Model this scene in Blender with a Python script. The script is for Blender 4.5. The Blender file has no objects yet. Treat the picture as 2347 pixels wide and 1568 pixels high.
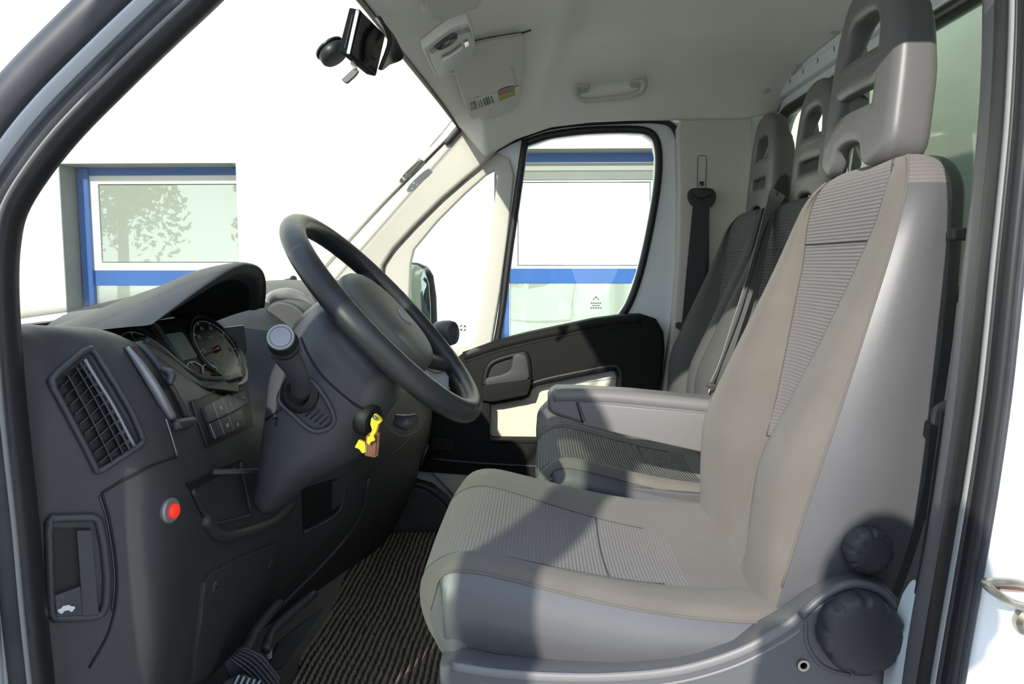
import bpy, bmesh, math, random
from mathutils import Vector, Matrix, Euler
from mathutils.bvhtree import BVHTree
random.seed(7)
SC = bpy.context.scene
COL = SC.collection
PI = math.pi
# ------------------------------------------------------------------ camera
F_PX, CX, CY = 1797.0, 1173.5, 784.0
ZC = 0.85                                   # lens height above the cab floor
PITCH, YAW = math.radians(5.7), math.radians(1.96)
CAM = Vector((0, 0, ZC))
ROT = Euler((PI/2 - PITCH, 0, YAW), 'XYZ').to_matrix()
cd = bpy.data.cameras.new('camera'); cd.lens = F_PX/2347*36; cd.sensor_width = 36; cd.clip_start = 0.02
cam = bpy.data.objects.new('camera', cd); COL.objects.link(cam)
cam.location = CAM; cam.rotation_euler = (PI/2 - PITCH, 0, YAW)
SC.camera = cam
# ------------------------------------------------------------------ light
SUN_DIR = Vector((0.34, 1.0, -0.485)).normalized()
sl = bpy.data.lights.new('sun', 'SUN'); sl.energy = 4.5; sl.angle = math.radians(0.6); sl.color = (1.0, 0.955, 0.87)
so = bpy.data.objects.new('sun', sl); COL.objects.link(so)
so.rotation_euler = SUN_DIR.to_track_quat('-Z', 'Y').to_euler(); so.location = (-4, -8, 8)
W = bpy.data.worlds.new('sky'); SC.world = W; W.use_nodes = True
nt = W.node_tree; nt.nodes.clear()
wo = nt.nodes.new('ShaderNodeOutputWorld'); bg = nt.nodes.new('ShaderNodeBackground')
tc = nt.nodes.new('ShaderNodeTexCoord'); sx = nt.nodes.new('ShaderNodeSeparateXYZ'); rp = nt.nodes.new('ShaderNodeValToRGB')
nt.links.new(tc.outputs['Generated'], sx.inputs[0]); nt.links.new(sx.outputs['Z'], rp.inputs[0])
rp.color_ramp.elements[0].position = 0.0; rp.color_ramp.elements[0].color = (0.86, 0.92, 0.95, 1)
rp.color_ramp.elements[1].position = 0.75; rp.color_ramp.elements[1].color = (0.52, 0.68, 0.95, 1)
nt.links.new(rp.outputs[0], bg.inputs[0]); bg.inputs[1].default_value = 1.5
nt.links.new(bg.outputs[0], wo.inputs[0])
SC.view_settings.view_transform = 'Standard'; SC.view_settings.look = 'None'
SC.view_settings.gamma = 1; SC.view_settings.use_curve_mapping = False
SC.view_settings.exposure = 0.30
SC.cycles.max_bounces = 10; SC.cycles.transparent_max_bounces = 24; SC.cycles.sample_clamp_indirect = 6
# ------------------------------------------------------------------ helpers
def ray(px, py):
    return (ROT @ Vector(((px-CX)/F_PX, (CY-py)/F_PX, -1))).normalized()
def A(px, py, Y):
    d = ray(px, py); return CAM + d*(Y/d.y)
def AX(px, py, X):
    d = ray(px, py); return CAM + d*(X/d.x)
def lin(c):
    c = c/255.0
    return c/12.92 if c <= 0.04045 else ((c+0.055)/1.055)**2.4
def rgb(r, g, b): return (lin(r), lin(g), lin(b), 1)
MATS = {}
def mat(name, col, rough=0.5, metal=0.0, spec=0.5, bump=None, var=0.0, vscale=6.0, ribs=None, emit=None, sheen=0.0, coat=0.0):
    m = bpy.data.materials.new(name); m.use_nodes = True
    n = m.node_tree; b = n.nodes['Principled BSDF']
    b.inputs['Base Color'].default_value = col; b.inputs['Roughness'].default_value = rough
    b.inputs['Metallic'].default_value = metal; b.inputs['Specular IOR Level'].default_value = spec
    if sheen: b.inputs['Sheen Weight'].default_value = sheen
    if coat: b.inputs['Coat Weight'].default_value = coat; b.inputs['Coat Roughness'].default_value = 0.05
    if emit:
        b.inputs['Emission Color'].default_value = emit[:4]; b.inputs['Emission Strength'].default_value = emit[4]
    tcn = n.nodes.new('ShaderNodeTexCoord'); src = tcn.outputs['Object']
    color_out = None
    if var:
        nz = n.nodes.new('ShaderNodeTexNoise'); nz.inputs['Scale'].default_value = vscale; nz.inputs['Detail'].default_value = 6
        n.links.new(src, nz.inputs['Vector'])
        cr = n.nodes.new('ShaderNodeValToRGB')
        lo = [max(0, c*(1-var)) for c in col[:3]]+[1]; hi = [min(1, c*(1+var)) for c in col[:3]]+[1]
        cr.color_ramp.elements[0].position = 0.3; cr.color_ramp.elements[0].color = lo
        cr.color_ramp.elements[1].position = 0.7; cr.color_ramp.elements[1].color = hi
        n.links.new(nz.outputs['Fac'], cr.inputs[0]); color_out = cr.outputs[0]
    last = None
    if ribs:                                   # (axis, period in metres, colour depth, bump)
        ax, per, cdp, bst = ribs
        wv = n.nodes.new('ShaderNodeTexWave'); wv.wave_type = 'BANDS'; wv.bands_direction = ax
        wv.inputs['Scale'].default_value = 2*PI/per/20.0; wv.inputs['Distortion'].default_value = 0.5
        wv.inputs['Detail'].default_value = 2; wv.inputs['Detail Scale'].default_value = 3
        n.links.new(src, wv.inputs['Vector'])
        mx = n.nodes.new('ShaderNodeMixRGB'); mx.blend_type = 'MULTIPLY'
        n.links.new(wv.outputs['Fac'], mx.inputs[0])
        if color_out: n.links.new(color_out, mx.inputs[1])
        else: mx.inputs[1].default_value = col
        mx.inputs[2].default_value = (1-cdp, 1-cdp, 1-cdp, 1)
        color_out = mx.outputs[0]
        bp = n.nodes.new('ShaderNodeBump'); bp.inputs['Strength'].default_value = bst; bp.inputs['Distance'].default_value = 0.002
        bp.invert = True
        n.links.new(wv.outputs['Fac'], bp.inputs['Height']); last = bp.outputs[0]
    if bump:
        sc, st = bump
        nz2 = n.nodes.new('ShaderNodeTexNoise'); nz2.inputs['Scale'].default_value = sc; nz2.inputs['Detail'].default_value = 3
        n.links.new(src, nz2.inputs['Vector'])
        b2 = n.nodes.new('ShaderNodeBump'); b2.inputs['Strength'].default_value = st; b2.inputs['Distance'].default_value = 0.001
        n.links.new(nz2.outputs['Fac'], b2.inputs['Height'])
        if last: n.links.new(last, b2.inputs['Normal'])
        last = b2.outputs[0]
    if last: n.links.new(last, b.inputs['Normal'])
    if color_out: n.links.new(color_out, b.inputs['Base Color'])
    MATS[name] = m; return m
def glass(name, tint, refl=1.0):
    m = bpy.data.materials.new(name); m.use_nodes = True
    n = m.node_tree; n.nodes.clear()
    o = n.nodes.new('ShaderNodeOutputMaterial'); t = n.nodes.new('ShaderNodeBsdfTransparent'); g = n.nodes.new('ShaderNodeBsdfGlossy')
    t.inputs[0].default_value = tint; g.inputs['Roughness'].default_value = 0.0
    g.inputs[0].default_value = (refl, refl, refl, 1)
    lw = n.nodes.new('ShaderNodeLayerWeight'); lw.inputs[0].default_value = 0.5
    pw = n.nodes.new('ShaderNodeMath'); pw.operation = 'POWER'; pw.inputs[1].default_value = 5.0
    ml = n.nodes.new('ShaderNodeMath'); ml.operation = 'MULTIPLY_ADD'; ml.inputs[1].default_value = 0.85; ml.inputs[2].default_value = 0.035
    n.links.new(lw.outputs['Facing'], pw.inputs[0]); n.links.new(pw.outputs[0], ml.inputs[0])
    mx = n.nodes.new('ShaderNodeMixShader')
    n.links.new(ml.outputs[0], mx.inputs[0]); n.links.new(t.outputs[0], mx.inputs[1]); n.links.new(g.outputs[0], mx.inputs[2])
    n.links.new(mx.outputs[0], o.inputs[0]); MATS[name] = m; return m
def tag(o, label=None, cat=None, group=None, kind=None):
    if label: o['label'] = label
    if cat: o['category'] = cat
    if group: o['group'] = group
    if kind: o['kind'] = kind
    return o
def thing(name, label, cat, loc, group=None, kind=None):
    o = bpy.data.objects.new(name, None); COL.objects.link(o); o.location = loc; o.empty_display_size = 0.05
    return tag(o, label, cat, group, kind)
def world_loc(o):
    v = Vector(o.location)
    if o.parent: v = world_loc(o.parent) + v
    return v
def link(o, parent):
    """vertices are given in world metres: the object's origin goes to its parent's base (or its own base)"""
    COL.objects.link(o)
    if parent is not None:
        o.parent = parent; o.matrix_parent_inverse = Matrix.Translation(-Vector(BASE(parent)))
    return o
_BASE = {}
def BASE(o):
    # world translation of an object (all unrotated at link time)
    if o.name in _BASE: return _BASE[o.name]
    v = Vector(o.location)
    if o.parent is not None: v = BASE(o.parent) + o.matrix_parent_inverse.translation + v
    return v
def mesh(name, verts, faces, m, parent=None, smooth=True, bevel=0, seg=2, solid=0, sub=0, auto=None):
    me = bpy.data.meshes.new(name)
    vs = [Vector(v) for v in verts]
    off = Vector((0, 0, 0))
    if parent is None:
        lo = [min(v[i] for v in vs) for i in range(3)]; hi = [max(v[i] for v in vs) for i in range(3)]
        off = Vector(((lo[0]+hi[0])/2, (lo[1]+hi[1])/2, lo[2]))
    me.from_pydata([tuple(v-off) for v in vs], [], faces); me.update()
    b = bmesh.new(); b.from_mesh(me); bmesh.ops.recalc_face_normals(b, faces=b.faces[:]); b.to_mesh(me); b.free()
    if m is not None: me.materials.append(m)
    if smooth:
        for p in me.polygons: p.use_smooth = True
    o = bpy.data.objects.new(name, me); o.location = off
    link(o, parent)
    if solid:
        md = o.modifiers.new('s', 'SOLIDIFY'); md.thickness = solid; md.offset = 0
    if bevel:
        md = o.modifiers.new('b', 'BEVEL'); md.width = bevel; md.segments = seg; md.limit_method = 'ANGLE'; md.angle_limit = math.radians(38)
        try: md.harden_normals = True
        except Exception: pass
    if sub:
        md = o.modifiers.new('ss', 'SUBSURF'); md.levels = sub; md.render_levels = sub
    return o
def cr(p0, p1, p2, p3, t):
    return 0.5*((2*p1) + (p2-p0)*t + (2*p0-5*p1+4*p2-p3)*t*t + (3*p1-p0-3*p2+p3)*t*t*t)
def spline(pts, n=6, closed=False):
    pts = [Vector(p) for p in pts]; N = len(pts); out = []
    if N < 3 and not closed:
        return [pts[0].lerp(pts[-1], i/n) for i in range(n+1)]
    segs = N if closed else N-1
    for i in range(segs):
        if closed: a, b, c, d = pts[(i-1) % N], pts[i], pts[(i+1) % N], pts[(i+2) % N]
        else:
            b, c = pts[i], pts[i+1]
            a = pts[i-1] if i > 0 else b*2-c
            d = pts[i+2] if i+2 < N else c*2-b
        for k in range(n): out.append(cr(a, b, c, d, k/n))
    if not closed: out.append(pts[-1].copy())
    return out
def grid_pts(rows, nu=4, nv=4, closed_v=False):
    r2 = [spline(r, nv, closed_v) for r in rows]
    cols = [spline([r2[i][j] for i in range(len(r2))], nu) for j in range(len(r2[0]))]
    return [[cols[j][i] for j in range(len(cols))] for i in range(len(cols[0]))]
def gridmesh(name, g, m, parent=None, closed_v=False, cap=False, solid=0, smooth=True, bevel=0):
    R, Cn = len(g), len(g[0]); v = [p for r in g for p in r]; f = []
    for i in range(R-1):
        for j in range(Cn if closed_v else Cn-1):
            k = (j+1) % Cn
            f.append((i*Cn+j, i*Cn+k, (i+1)*Cn+k, (i+1)*Cn+j))
    if cap and closed_v:
        f.append(tuple(range(Cn))); f.append(tuple((R-1)*Cn+j for j in range(Cn)))
    return mesh(name, v, f, m, parent, smooth, solid=solid, bevel=bevel)
def loft(name, rows, m, parent=None, nu=4, nv=4, closed_v=False, cap=False, solid=0):
    return gridmesh(name, grid_pts(rows, nu, nv, closed_v), m, parent, closed_v, cap, solid)
def tube(name, pts, r, m, parent=None, closed=False, seg=10, n=6, smoothpath=True, flat=None, up=None, cap=True):
    """swept round (or flat: (a, b) half axes, a along `up`-perpendicular) section"""
    P = spline(pts, n, closed) if smoothpath else [Vector(p) for p in pts]
    N = len(P); v = []; f = []
    if not isinstance(r, (list, tuple)): rr = [r]*N
    else:
        rr = [r[min(len(r)-1, int(i/(N-1)*(len(r)-1)))]*(1-(i/(N-1)*(len(r)-1))%1) + r[min(len(r)-1, int(i/(N-1)*(len(r)-1))+1)]*((i/(N-1)*(len(r)-1))%1) for i in range(N)]
    prev = None
    for i in range(N):
        if closed: t = P[(i+1) % N]-P[(i-1) % N]
        else: t = P[min(i+1, N-1)]-P[max(i-1, 0)]
        if t.length < 1e-9: t = Vector((0, 0, 1))
        t.normalize()
        if up is not None: b = Vector(up) - t*Vector(up).dot(t)
        elif prev is None:
            a = Vector((0, 0, 1)) if abs(t.z) < 0.9 else Vector((1, 0, 0)); b = a - t*a.dot(t)
        else: b = prev - t*prev.dot(t)
        if b.length < 1e-9: b = t.orthogonal()
        b.normalize(); prev = b; s = t.cross(b)
        for k in range(seg):
            th = 2*PI*k/seg
            fa, fb = (flat if flat else (1, 1))
            v.append(P[i] + s*(math.cos(th)*rr[i]*fa) + b*(math.sin(th)*rr[i]*fb))
    for i in range(N if closed else N-1):
        j = (i+1) % N
        for k in range(seg):
            l = (k+1) % seg
            f.append((i*seg+k, i*seg+l, j*seg+l, j*seg+k))
    if cap and not closed:
        f.append(tuple(range(seg))); f.append(tuple((N-1)*seg+k for k in range(seg)))
    return mesh(name, v, f, m, parent)
def strap(name, pts, w, t, m, parent=None, wdir=(0, 1, 0), n=6):
    """flat webbing with width along wdir"""
    P = spline(pts, n); v = []; f = []; N = len(P)
    for i in range(N):
        tg = (P[min(i+1, N-1)]-P[max(i-1, 0)]).normalized()
        wd = Vector(wdir) - tg*Vector(wdir).dot(tg); wd.normalize(); nn = tg.cross(wd)
        ww = w if not isinstance(w, (list, tuple)) else w[0]+(w[1]-w[0])*i/(N-1)
        for a, b in ((-1, -1), (1, -1), (1, 1), (-1, 1)): v.append(P[i]+wd*(a*ww/2)+nn*(b*t/2))
    for i in range(N-1):
        for k in range(4): f.append((i*4+k, i*4+(k+1) % 4, (i+1)*4+(k+1) % 4, (i+1)*4+k))
    f.append((0, 1, 2, 3)); f.append(tuple((N-1)*4+k for k in range(4)))
    return mesh(name, v, f, m, parent, smooth=False)
def slab(name, outline, depth, m, parent=None, bevel=0.0, seg=2, n=0, closed=True, flip=False):
    """polygon outline in 3D, extruded along `depth` (Vector)"""
    P = spline(outline, n, True) if n else [Vector(p) for p in outline]
    N = len(P); d = Vector(depth)
    v = P + [p+d for p in P]
    f = [tuple(range(N)), tuple(range(2*N-1, N-1, -1))] + [(i, (i+1) % N, N+(i+1) % N, N+i) for i in range(N)]
    return mesh(name, v, f, m, parent, smooth=bool(bevel), bevel=bevel, seg=seg)
def plate(name, loops, origin, ux, uy, m, parent=None, thick=0.01, bevel=0.0, res=3, warp=None, smooth=True):
    """2D filled outline (first loop) with holes (other loops) -> solid plate with rounded edges"""
    cu = bpy.data.curves.new('tmp', 'CURVE'); cu.dimensions = '2D'; cu.fill_mode = 'BOTH'
    cu.extrude = max(0.0001, thick/2-bevel); cu.bevel_depth = bevel; cu.bevel_resolution = res
    for lp in loops:
        s = cu.splines.new('POLY'); s.points.add(len(lp)-1); s.use_cyclic_u = True
        for i, p in enumerate(lp): s.points[i].co = (p[0], p[1], 0, 1)
    ob = bpy.data.objects.new('tmp', cu); COL.objects.link(ob)
    dg = bpy.context.evaluated_depsgraph_get(); dg.update()
    me = bpy.data.meshes.new_from_object(ob.evaluated_get(dg))
    bpy.data.objects.remove(ob); bpy.data.curves.remove(cu)
    ux = Vector(ux).normalized(); uy = Vector(uy).normalized(); uz = ux.cross(uy).normalized(); origin = Vector(origin)
    b = bmesh.new(); b.from_mesh(me); bmesh.ops.remove_doubles(b, verts=b.verts[:], dist=1e-5)
    if warp:
        bmesh.ops.triangulate(b, faces=b.faces[:])
        for _ in range(2):
            lg = [e for e in b.edges if e.calc_length() > 0.02]
            if lg: bmesh.ops.subdivide_edges(b, edges=lg, cuts=1); bmesh.ops.triangulate(b, faces=b.faces[:])
    vs = [v.co.copy() for v in b.verts]
    if warp: vs = [warp(v) for v in vs]
    vs = [origin + ux*v.x + uy*v.y + uz*v.z for v in vs]
    b.verts.index_update()
    fs = [tuple(v.index for v in f.verts) for f in b.faces]
    b.free(); bpy.data.meshes.remove(me)
    o = mesh(name, vs, fs, m, parent, smooth=False)
    if smooth:
        for p in o.data.polygons: p.use_smooth = True
        try: o.data.set_sharp_from_angle(angle=math.radians(40))
        except Exception: pass
    return o
def rrect(w, h, r, cx=0, cy=0, n=5):
    out = []
    for (sx_, sy_, a0) in ((1, 1, 0), (-1, 1, PI/2), (-1, -1, PI), (1, -1, 3*PI/2)):
        for k in range(n+1):
            a = a0+PI/2*k/n
            out.append((cx+sx_*(w/2-r)+r*math.cos(a), cy+sy_*(h/2-r)+r*math.sin(a)))
    return out
def circ(r, n=24, cx=0, cy=0, ry=None):
    return [(cx+r*math.cos(2*PI*k/n), cy+(ry or r)*math.sin(2*PI*k/n)) for k in range(n)]
def lathe(name, origin, axis, prof, m, parent=None, seg=28, xdir=None):
    """prof: list of (radius, height along axis)"""
    ax = Vector(axis).normalized(); u = (Vector(xdir) if xdir else ax.orthogonal()); u = (u-ax*u.dot(ax)).normalized(); w = ax.cross(u)
    v = []; f = []
    for (r, h) in prof:
        for k in range(seg):
            a = 2*PI*k/seg; v.append(Vector(origin)+ax*h+u*(r*math.cos(a))+w*(r*math.sin(a)))
    for i in range(len(prof)-1):
        for k in range(seg):
            l = (k+1) % seg; f.append((i*seg+k, i*seg+l, (i+1)*seg+l, (i+1)*seg+k))
    f.append(tuple(range(seg))); f.append(tuple((len(prof)-1)*seg+k for k in range(seg)))
    o = mesh(name, v, f, m, parent)
    try: o.data.set_sharp_from_angle(angle=math.radians(42))
    except Exception: pass
    return o
def box(name, c, size, m, parent=None, bevel=0.003, R=None, seg=2):
    R = R or Matrix.Identity(3); c = Vector(c); h = Vector(size)/2
    v = [c + R @ Vector((x*h.x, y*h.y, z*h.z)) for x in (-1, 1) for y in (-1, 1) for z in (-1, 1)]
    f = [(0, 1, 3, 2), (4, 6, 7, 5), (0, 4, 5, 1), (2, 3, 7, 6), (0, 2, 6, 4), (1, 5, 7, 3)]
    return mesh(name, v, f, m, parent, smooth=bevel > 0, bevel=bevel, seg=seg)
def frame3(z, up=(0, 0, 1)):
    z = Vector(z).normalized(); x = Vector(up).cross(z)
    if x.length < 1e-6: x = z.orthogonal()
    x.normalize(); y = z.cross(x); return x, y, z
def text(name, s, origin, ux, uy, size, m, parent, ext=0.0002, align='CENTER'):
    cu = bpy.data.curves.new(name, 'FONT'); cu.body = s; cu.size = size; cu.align_x = align; cu.align_y = 'CENTER'; cu.extrude = ext
    cu.resolution_u = 3
    tmp = bpy.data.objects.new('tmp', cu); COL.objects.link(tmp)
    dg = bpy.context.evaluated_depsgraph_get(); dg.update()
    me = bpy.data.meshes.new_from_object(tmp.evaluated_get(dg)); bpy.data.objects.remove(tmp); bpy.data.curves.remove(cu)
    ux = Vector(ux).normalized(); uy = Vector(uy); uy = (uy-ux*uy.dot(ux)).normalized(); uz = ux.cross(uy)
    vs = [Vector(origin)+ux*v.co.x+uy*v.co.y+uz*v.co.z for v in me.vertices]
    fs = [tuple(p.vertices) for p in me.polygons]
    bpy.data.meshes.remove(me)
    return mesh(name, vs, fs, m, parent, smooth=False)
class Surf:
    """ray casts a pixel of the photo onto built objects, to seat fittings on their real surface"""
    def __init__(self, *objs):
        dg = bpy.context.evaluated_depsgraph_get(); dg.update()
        vs, fs = [], []
        for o in objs:
            e = o.evaluated_get(dg); me = e.to_mesh(); b = len(vs); mw = Matrix.Translation(BASE(o))
            vs += [mw @ v.co for v in me.vertices]; fs += [tuple(i+b for i in p.vertices) for p in me.polygons]
            e.to_mesh_clear()
        self.t = BVHTree.FromPolygons(vs, fs)
    def __call__(self, px, py, off=0.0):
        h, n, i, d = self.t.ray_cast(CAM, ray(px, py))
        if h is None:
            print('MISS', px, py); h, n, i, d = self.t.find_nearest(CAM+ray(px, py)*1.2)
        if n.dot(ray(px, py)) > 0: n = -n
        return h + n*off
    def n(self, px, py):
        h, n, i, d = self.t.ray_cast(CAM, ray(px, py))
        if h is None: h, n, i, d = self.t.find_nearest(CAM+ray(px, py)*1.2)
        return -n if n.dot(ray(px, py)) > 0 else n
def patch(name, S, outline, m, parent, lift=0.004, base=-0.004, n=0, bevel=0.0015, inner=0, depthdir=None):
    """raised panel whose outline lies on surface S, thickness from base to lift"""
    o = [(Vector((p[0], p[1], 0))) for p in outline]
    if n: o = spline(o, n, True)
    T = [S(p.x, p.y, lift) for p in o]; c = sum(T, Vector())/len(T)
    Bt = [S(p.x, p.y, base) for p in o]
    N = len(T); v = T + Bt + [S(sum(p.x for p in o)/N, sum(p.y for p in o)/N, lift)]
    f = [(i, (i+1) % N, 2*N) for i in range(N)] + [(i, N+i, N+(i+1) % N, (i+1) % N) for i in range(N)] + [tuple(range(2*N-1, N-1, -1))]
    ob = mesh(name, v, f, m, parent, smooth=True, bevel=bevel)
    try: ob.data.set_sharp_from_angle(angle=math.radians(35))
    except Exception: pass
    return ob
def qpatch(name, S, quad, m, parent, lift=0.004, base=-0.004, nu=6, nv=6, bevel=0.001):
    """four-sided panel following the surface: quad = pixel corners TL, TR, BR, BL"""
    q = [Vector((p[0], p[1])) for p in quad]; T = []
    for i in range(nu+1):
        for j in range(nv+1):
            a = q[0].lerp(q[1], j/nv); b = q[3].lerp(q[2], j/nv); p = a.lerp(b, i/nu)
            T.append((p.x, p.y))
    top = [S(x, y, lift) for x, y in T]; bot = [S(x, y, base) for x, y in T]; n1 = nv+1; K = len(T)
    f = []
    for i in range(nu):
        for j in range(nv):
            a = i*n1+j; f.append((a, a+1, a+n1+1, a+n1)); f.append((K+a, K+a+n1, K+a+n1+1, K+a+1))
    bd = [j for j in range(nv)] + [i*n1+nv for i in range(nu)] + [nu*n1+nv-j for j in range(nv)] + [(nu-i)*n1 for i in range(nu)]
    for a, b in zip(bd, bd[1:]+bd[:1]): f.append((a, K+a, K+b, b))
    ob = mesh(name, top+bot, f, m, parent, smooth=True)
    try: ob.data.set_sharp_from_angle(angle=math.radians(40))
    except Exception: pass
    return ob
def line(name, S, pts, r, m, parent, lift=0.001, closed=False, n=5, seg=6):
    """thin bead or joint lying on the surface"""
    P = spline([Vector((p[0], p[1], 0)) for p in pts], n, closed) if len(pts) > 2 or closed else [Vector((pts[0][0], pts[0][1], 0)).lerp(Vector((pts[1][0], pts[1][1], 0)), i/n) for i in range(n+1)]
    return tube(name, [S(p.x, p.y, lift) for p in P], r, m, parent, closed, seg=seg, smoothpath=False)
# ------------------------------------------------------------------ materials
M_BLACK = mat('black_plastic', (0.042, 0.044, 0.048, 1), 0.46, bump=(900, 0.25), var=0.12, vscale=9)
M_BLACK2 = mat('black_soft_plastic', (0.044, 0.0445, 0.045, 1), 0.5, bump=(1200, 0.3), var=0.15, vscale=5)
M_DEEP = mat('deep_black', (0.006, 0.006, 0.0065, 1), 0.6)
M_RUB = mat('black_rubber', (0.014, 0.0145, 0.016, 1), 0.42)
M_RUBG = mat('grey_worn_rubber', (0.045, 0.048, 0.055, 1), 0.42, var=0.3, vscale=15)
M_COLUMN = mat('column_plastic', (0.058, 0.060, 0.066, 1), 0.40, bump=(1400, 0.15))
M_WHEEL = mat('steering_wheel_rubber', (0.022, 0.023, 0.026, 1), 0.36, bump=(1500, 0.2), var=0.25, vscale=12)
M_PAD = mat('airbag_pad', (0.095, 0.098, 0.088, 1), 0.5, bump=(1300, 0.2))
M_VINYL = mat('grey_vinyl', (0.108, 0.108, 0.115, 1), 0.40, bump=(1100, 0.12), var=0.06)
M_HEAD = mat('headrest_plastic', (0.125, 0.123, 0.124, 1), 0.40, bump=(1300, 0.12))
M_HEAD2 = mat('rear_headrest_plastic', (0.125, 0.123, 0.112, 1), 0.42, bump=(1300, 0.12))
M_FAB = mat('grey_beige_fabric', (0.150, 0.136, 0.119, 1), 0.95, bump=(1600, 0.6), var=0.08, vscale=10, sheen=0.15)
M_RIBX = mat('ribbed_fabric_seat', (0.186, 0.171, 0.169, 1), 0.95, bump=(1500, 0.4), ribs=('X', 0.0054, 0.19, 0.5), sheen=0.15)
M_RIBZ = mat('ribbed_fabric_back', (0.186, 0.171, 0.169, 1), 0.95, bump=(1500, 0.4), ribs=('Z', 0.0056, 0.17, 0.5), sheen=0.15)
M_FAB2 = mat('bench_fabric', (0.185, 0.173, 0.152, 1), 0.95, bump=(1600, 0.6), var=0.08, vscale=10, sheen=0.1)
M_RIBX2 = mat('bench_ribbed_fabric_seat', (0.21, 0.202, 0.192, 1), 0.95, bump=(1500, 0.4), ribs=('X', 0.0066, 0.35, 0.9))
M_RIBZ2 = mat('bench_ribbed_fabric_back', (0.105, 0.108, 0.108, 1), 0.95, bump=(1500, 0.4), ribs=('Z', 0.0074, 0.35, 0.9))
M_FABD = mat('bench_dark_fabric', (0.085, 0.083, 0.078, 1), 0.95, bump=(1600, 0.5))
M_LINER = mat('headliner_felt', (0.82, 0.79, 0.715, 1), 0.9, bump=(700, 0.25), var=0.04, vscale=4)
M_DOORP = mat('door_panel_plastic', (0.0115, 0.0113, 0.0105, 1), 0.75, spec=0.25, bump=(900, 0.3))
M_HOOD = mat('hood_plastic', (0.024, 0.025, 0.027, 1), 0.5, bump=(900, 0.2))
M_VISOR = mat('visor_fabric', (0.62, 0.595, 0.53, 1), 0.9, bump=(700, 0.2))
M_LAMPS = mat('lamp_grey_plastic', (0.30, 0.30, 0.29, 1), 0.35)
M_ARM = mat('armrest_vinyl', (0.19, 0.185, 0.185, 1), 0.42, bump=(1100, 0.12))
M_BEIGE = mat('beige_trim_plastic', (0.60, 0.575, 0.50, 1), 0.6, bump=(900, 0.15), var=0.03)
M_BEIGE2 = mat('grey_beige_pillar_plastic', (0.60, 0.575, 0.515, 1), 0.6, bump=(900, 0.15))
M_CARD = mat('cream_door_card', (0.76, 0.73, 0.60, 1), 0.55, bump=(500, 0.15))
M_PAINT = mat('white_paint', (0.80, 0.83, 0.85, 1), 0.25, coat=0.4)
M_PAINT2 = mat('white_paint_inner', (0.84, 0.88, 0.90, 1), 0.3, coat=0.3)
M_SILVER = mat('satin_silver', (0.25, 0.255, 0.26, 1), 0.38, metal=0.5)
M_CHROME = mat('chrome', (0.75, 0.75, 0.75, 1), 0.15, metal=1.0)
M_STEEL = mat('worn_steel', (0.35, 0.33, 0.28, 1), 0.35, metal=0.9, var=0.3, vscale=40)
M_RUST = mat('rusty_steel', (0.30, 0.12, 0.05, 1), 0.7, metal=0.3, var=0.4, vscale=60)
M_WHITE = mat('white_print', (0.75, 0.77, 0.8, 1), 0.5)
M_MATTE = mat('matte_black', (0.012, 0.013, 0.016, 1), 0.9, spec=0.1)
M_GREYP = mat('grey_print', (0.30, 0.33, 0.36, 1), 0.5)
M_RED = mat('red_lamp', (0.75, 0.03, 0.015, 1), 0.3, emit=(1, 0.05, 0.02, 1, 0.35))
M_NEEDLE = mat('red_needle', (0.65, 0.05, 0.03, 1), 0.4)
M_YEL = mat('yellow_plastic', (0.80, 0.60, 0.03, 1), 0.45)
M_LEATHER = mat('brown_leather', (0.20, 0.075, 0.04, 1), 0.5, bump=(400, 0.5), var=0.2, vscale=60)
M_WALL = mat('cream_render', (0.86, 0.83, 0.72, 1), 0.9, bump=(120, 0.3), var=0.03, vscale=2)
M_REVEAL = mat('grey_reveal', (0.22, 0.235, 0.21, 1), 0.9, bump=(80, 0.3), var=0.06)
M_BLUE = mat('blue_frame', (0.030, 0.115, 0.36, 1), 0.35, var=0.08, vscale=3)
M_WFRAME = mat('white_window_frame', (0.80, 0.80, 0.76, 1), 0.4)
M_PALE = mat('pale_pane', (0.62, 0.68, 0.58, 1), 0.15, var=0.04, vscale=1.5, spec=0.8)  # even pale colour of the upper pane behind the passenger door glass
M_GROUND = mat('pale_concrete', (0.46, 0.45, 0.42, 1), 0.9, bump=(40, 0.4), var=0.15, vscale=3)
M_BELT = mat('belt_webbing', (0.040, 0.040, 0.043, 1), 0.6, bump=(1400, 0.4))
M_BELTG = mat('grey_belt_webbing', (0.24, 0.245, 0.235, 1), 0.6, bump=(1400, 0.4))
M_SCREEN = mat('black_glass_screen', (0.010, 0.0095, 0.010, 1), 0.08)
M_LENS = mat('grey_lens', (0.42, 0.42, 0.40, 1), 0.2)
M_CHEEK = mat('binnacle_grey', (0.07, 0.072, 0.08, 1), 0.5)
M_BOX = mat('box_body_panel', (0.42, 0.44, 0.39, 1), 0.7, bump=(300, 0.2), var=0.04)
M_MIRROR = mat('mirror_glass', (0.55, 0.60, 0.60, 1), 0.03, metal=1.0)
M_MIRH = mat('stippled_black', (0.018, 0.019, 0.02, 1), 0.45, bump=(260, 1.0))
M_LEAF = mat('tree_leaves', (0.10, 0.20, 0.05, 1), 0.8, var=0.5, vscale=3)
M_BARK = mat('bark', (0.10, 0.075, 0.05, 1), 0.9)
M_MAT = mat('ribbed_mat', (0.30, 0.245, 0.19, 1), 0.95, bump=(700, 1.0), var=0.5, vscale=260)
M_MATD = mat('ribbed_mat_groove', (0.045, 0.036, 0.028, 1), 0.95, bump=(700, 1.0), var=0.4, vscale=260)
M_CARPET = mat('floor_rubber', (0.016, 0.016, 0.017, 1), 0.6, bump=(300, 0.3))
M_DISPLAY = mat('display_glass', (0.20, 0.24, 0.22, 1), 0.12)
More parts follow.
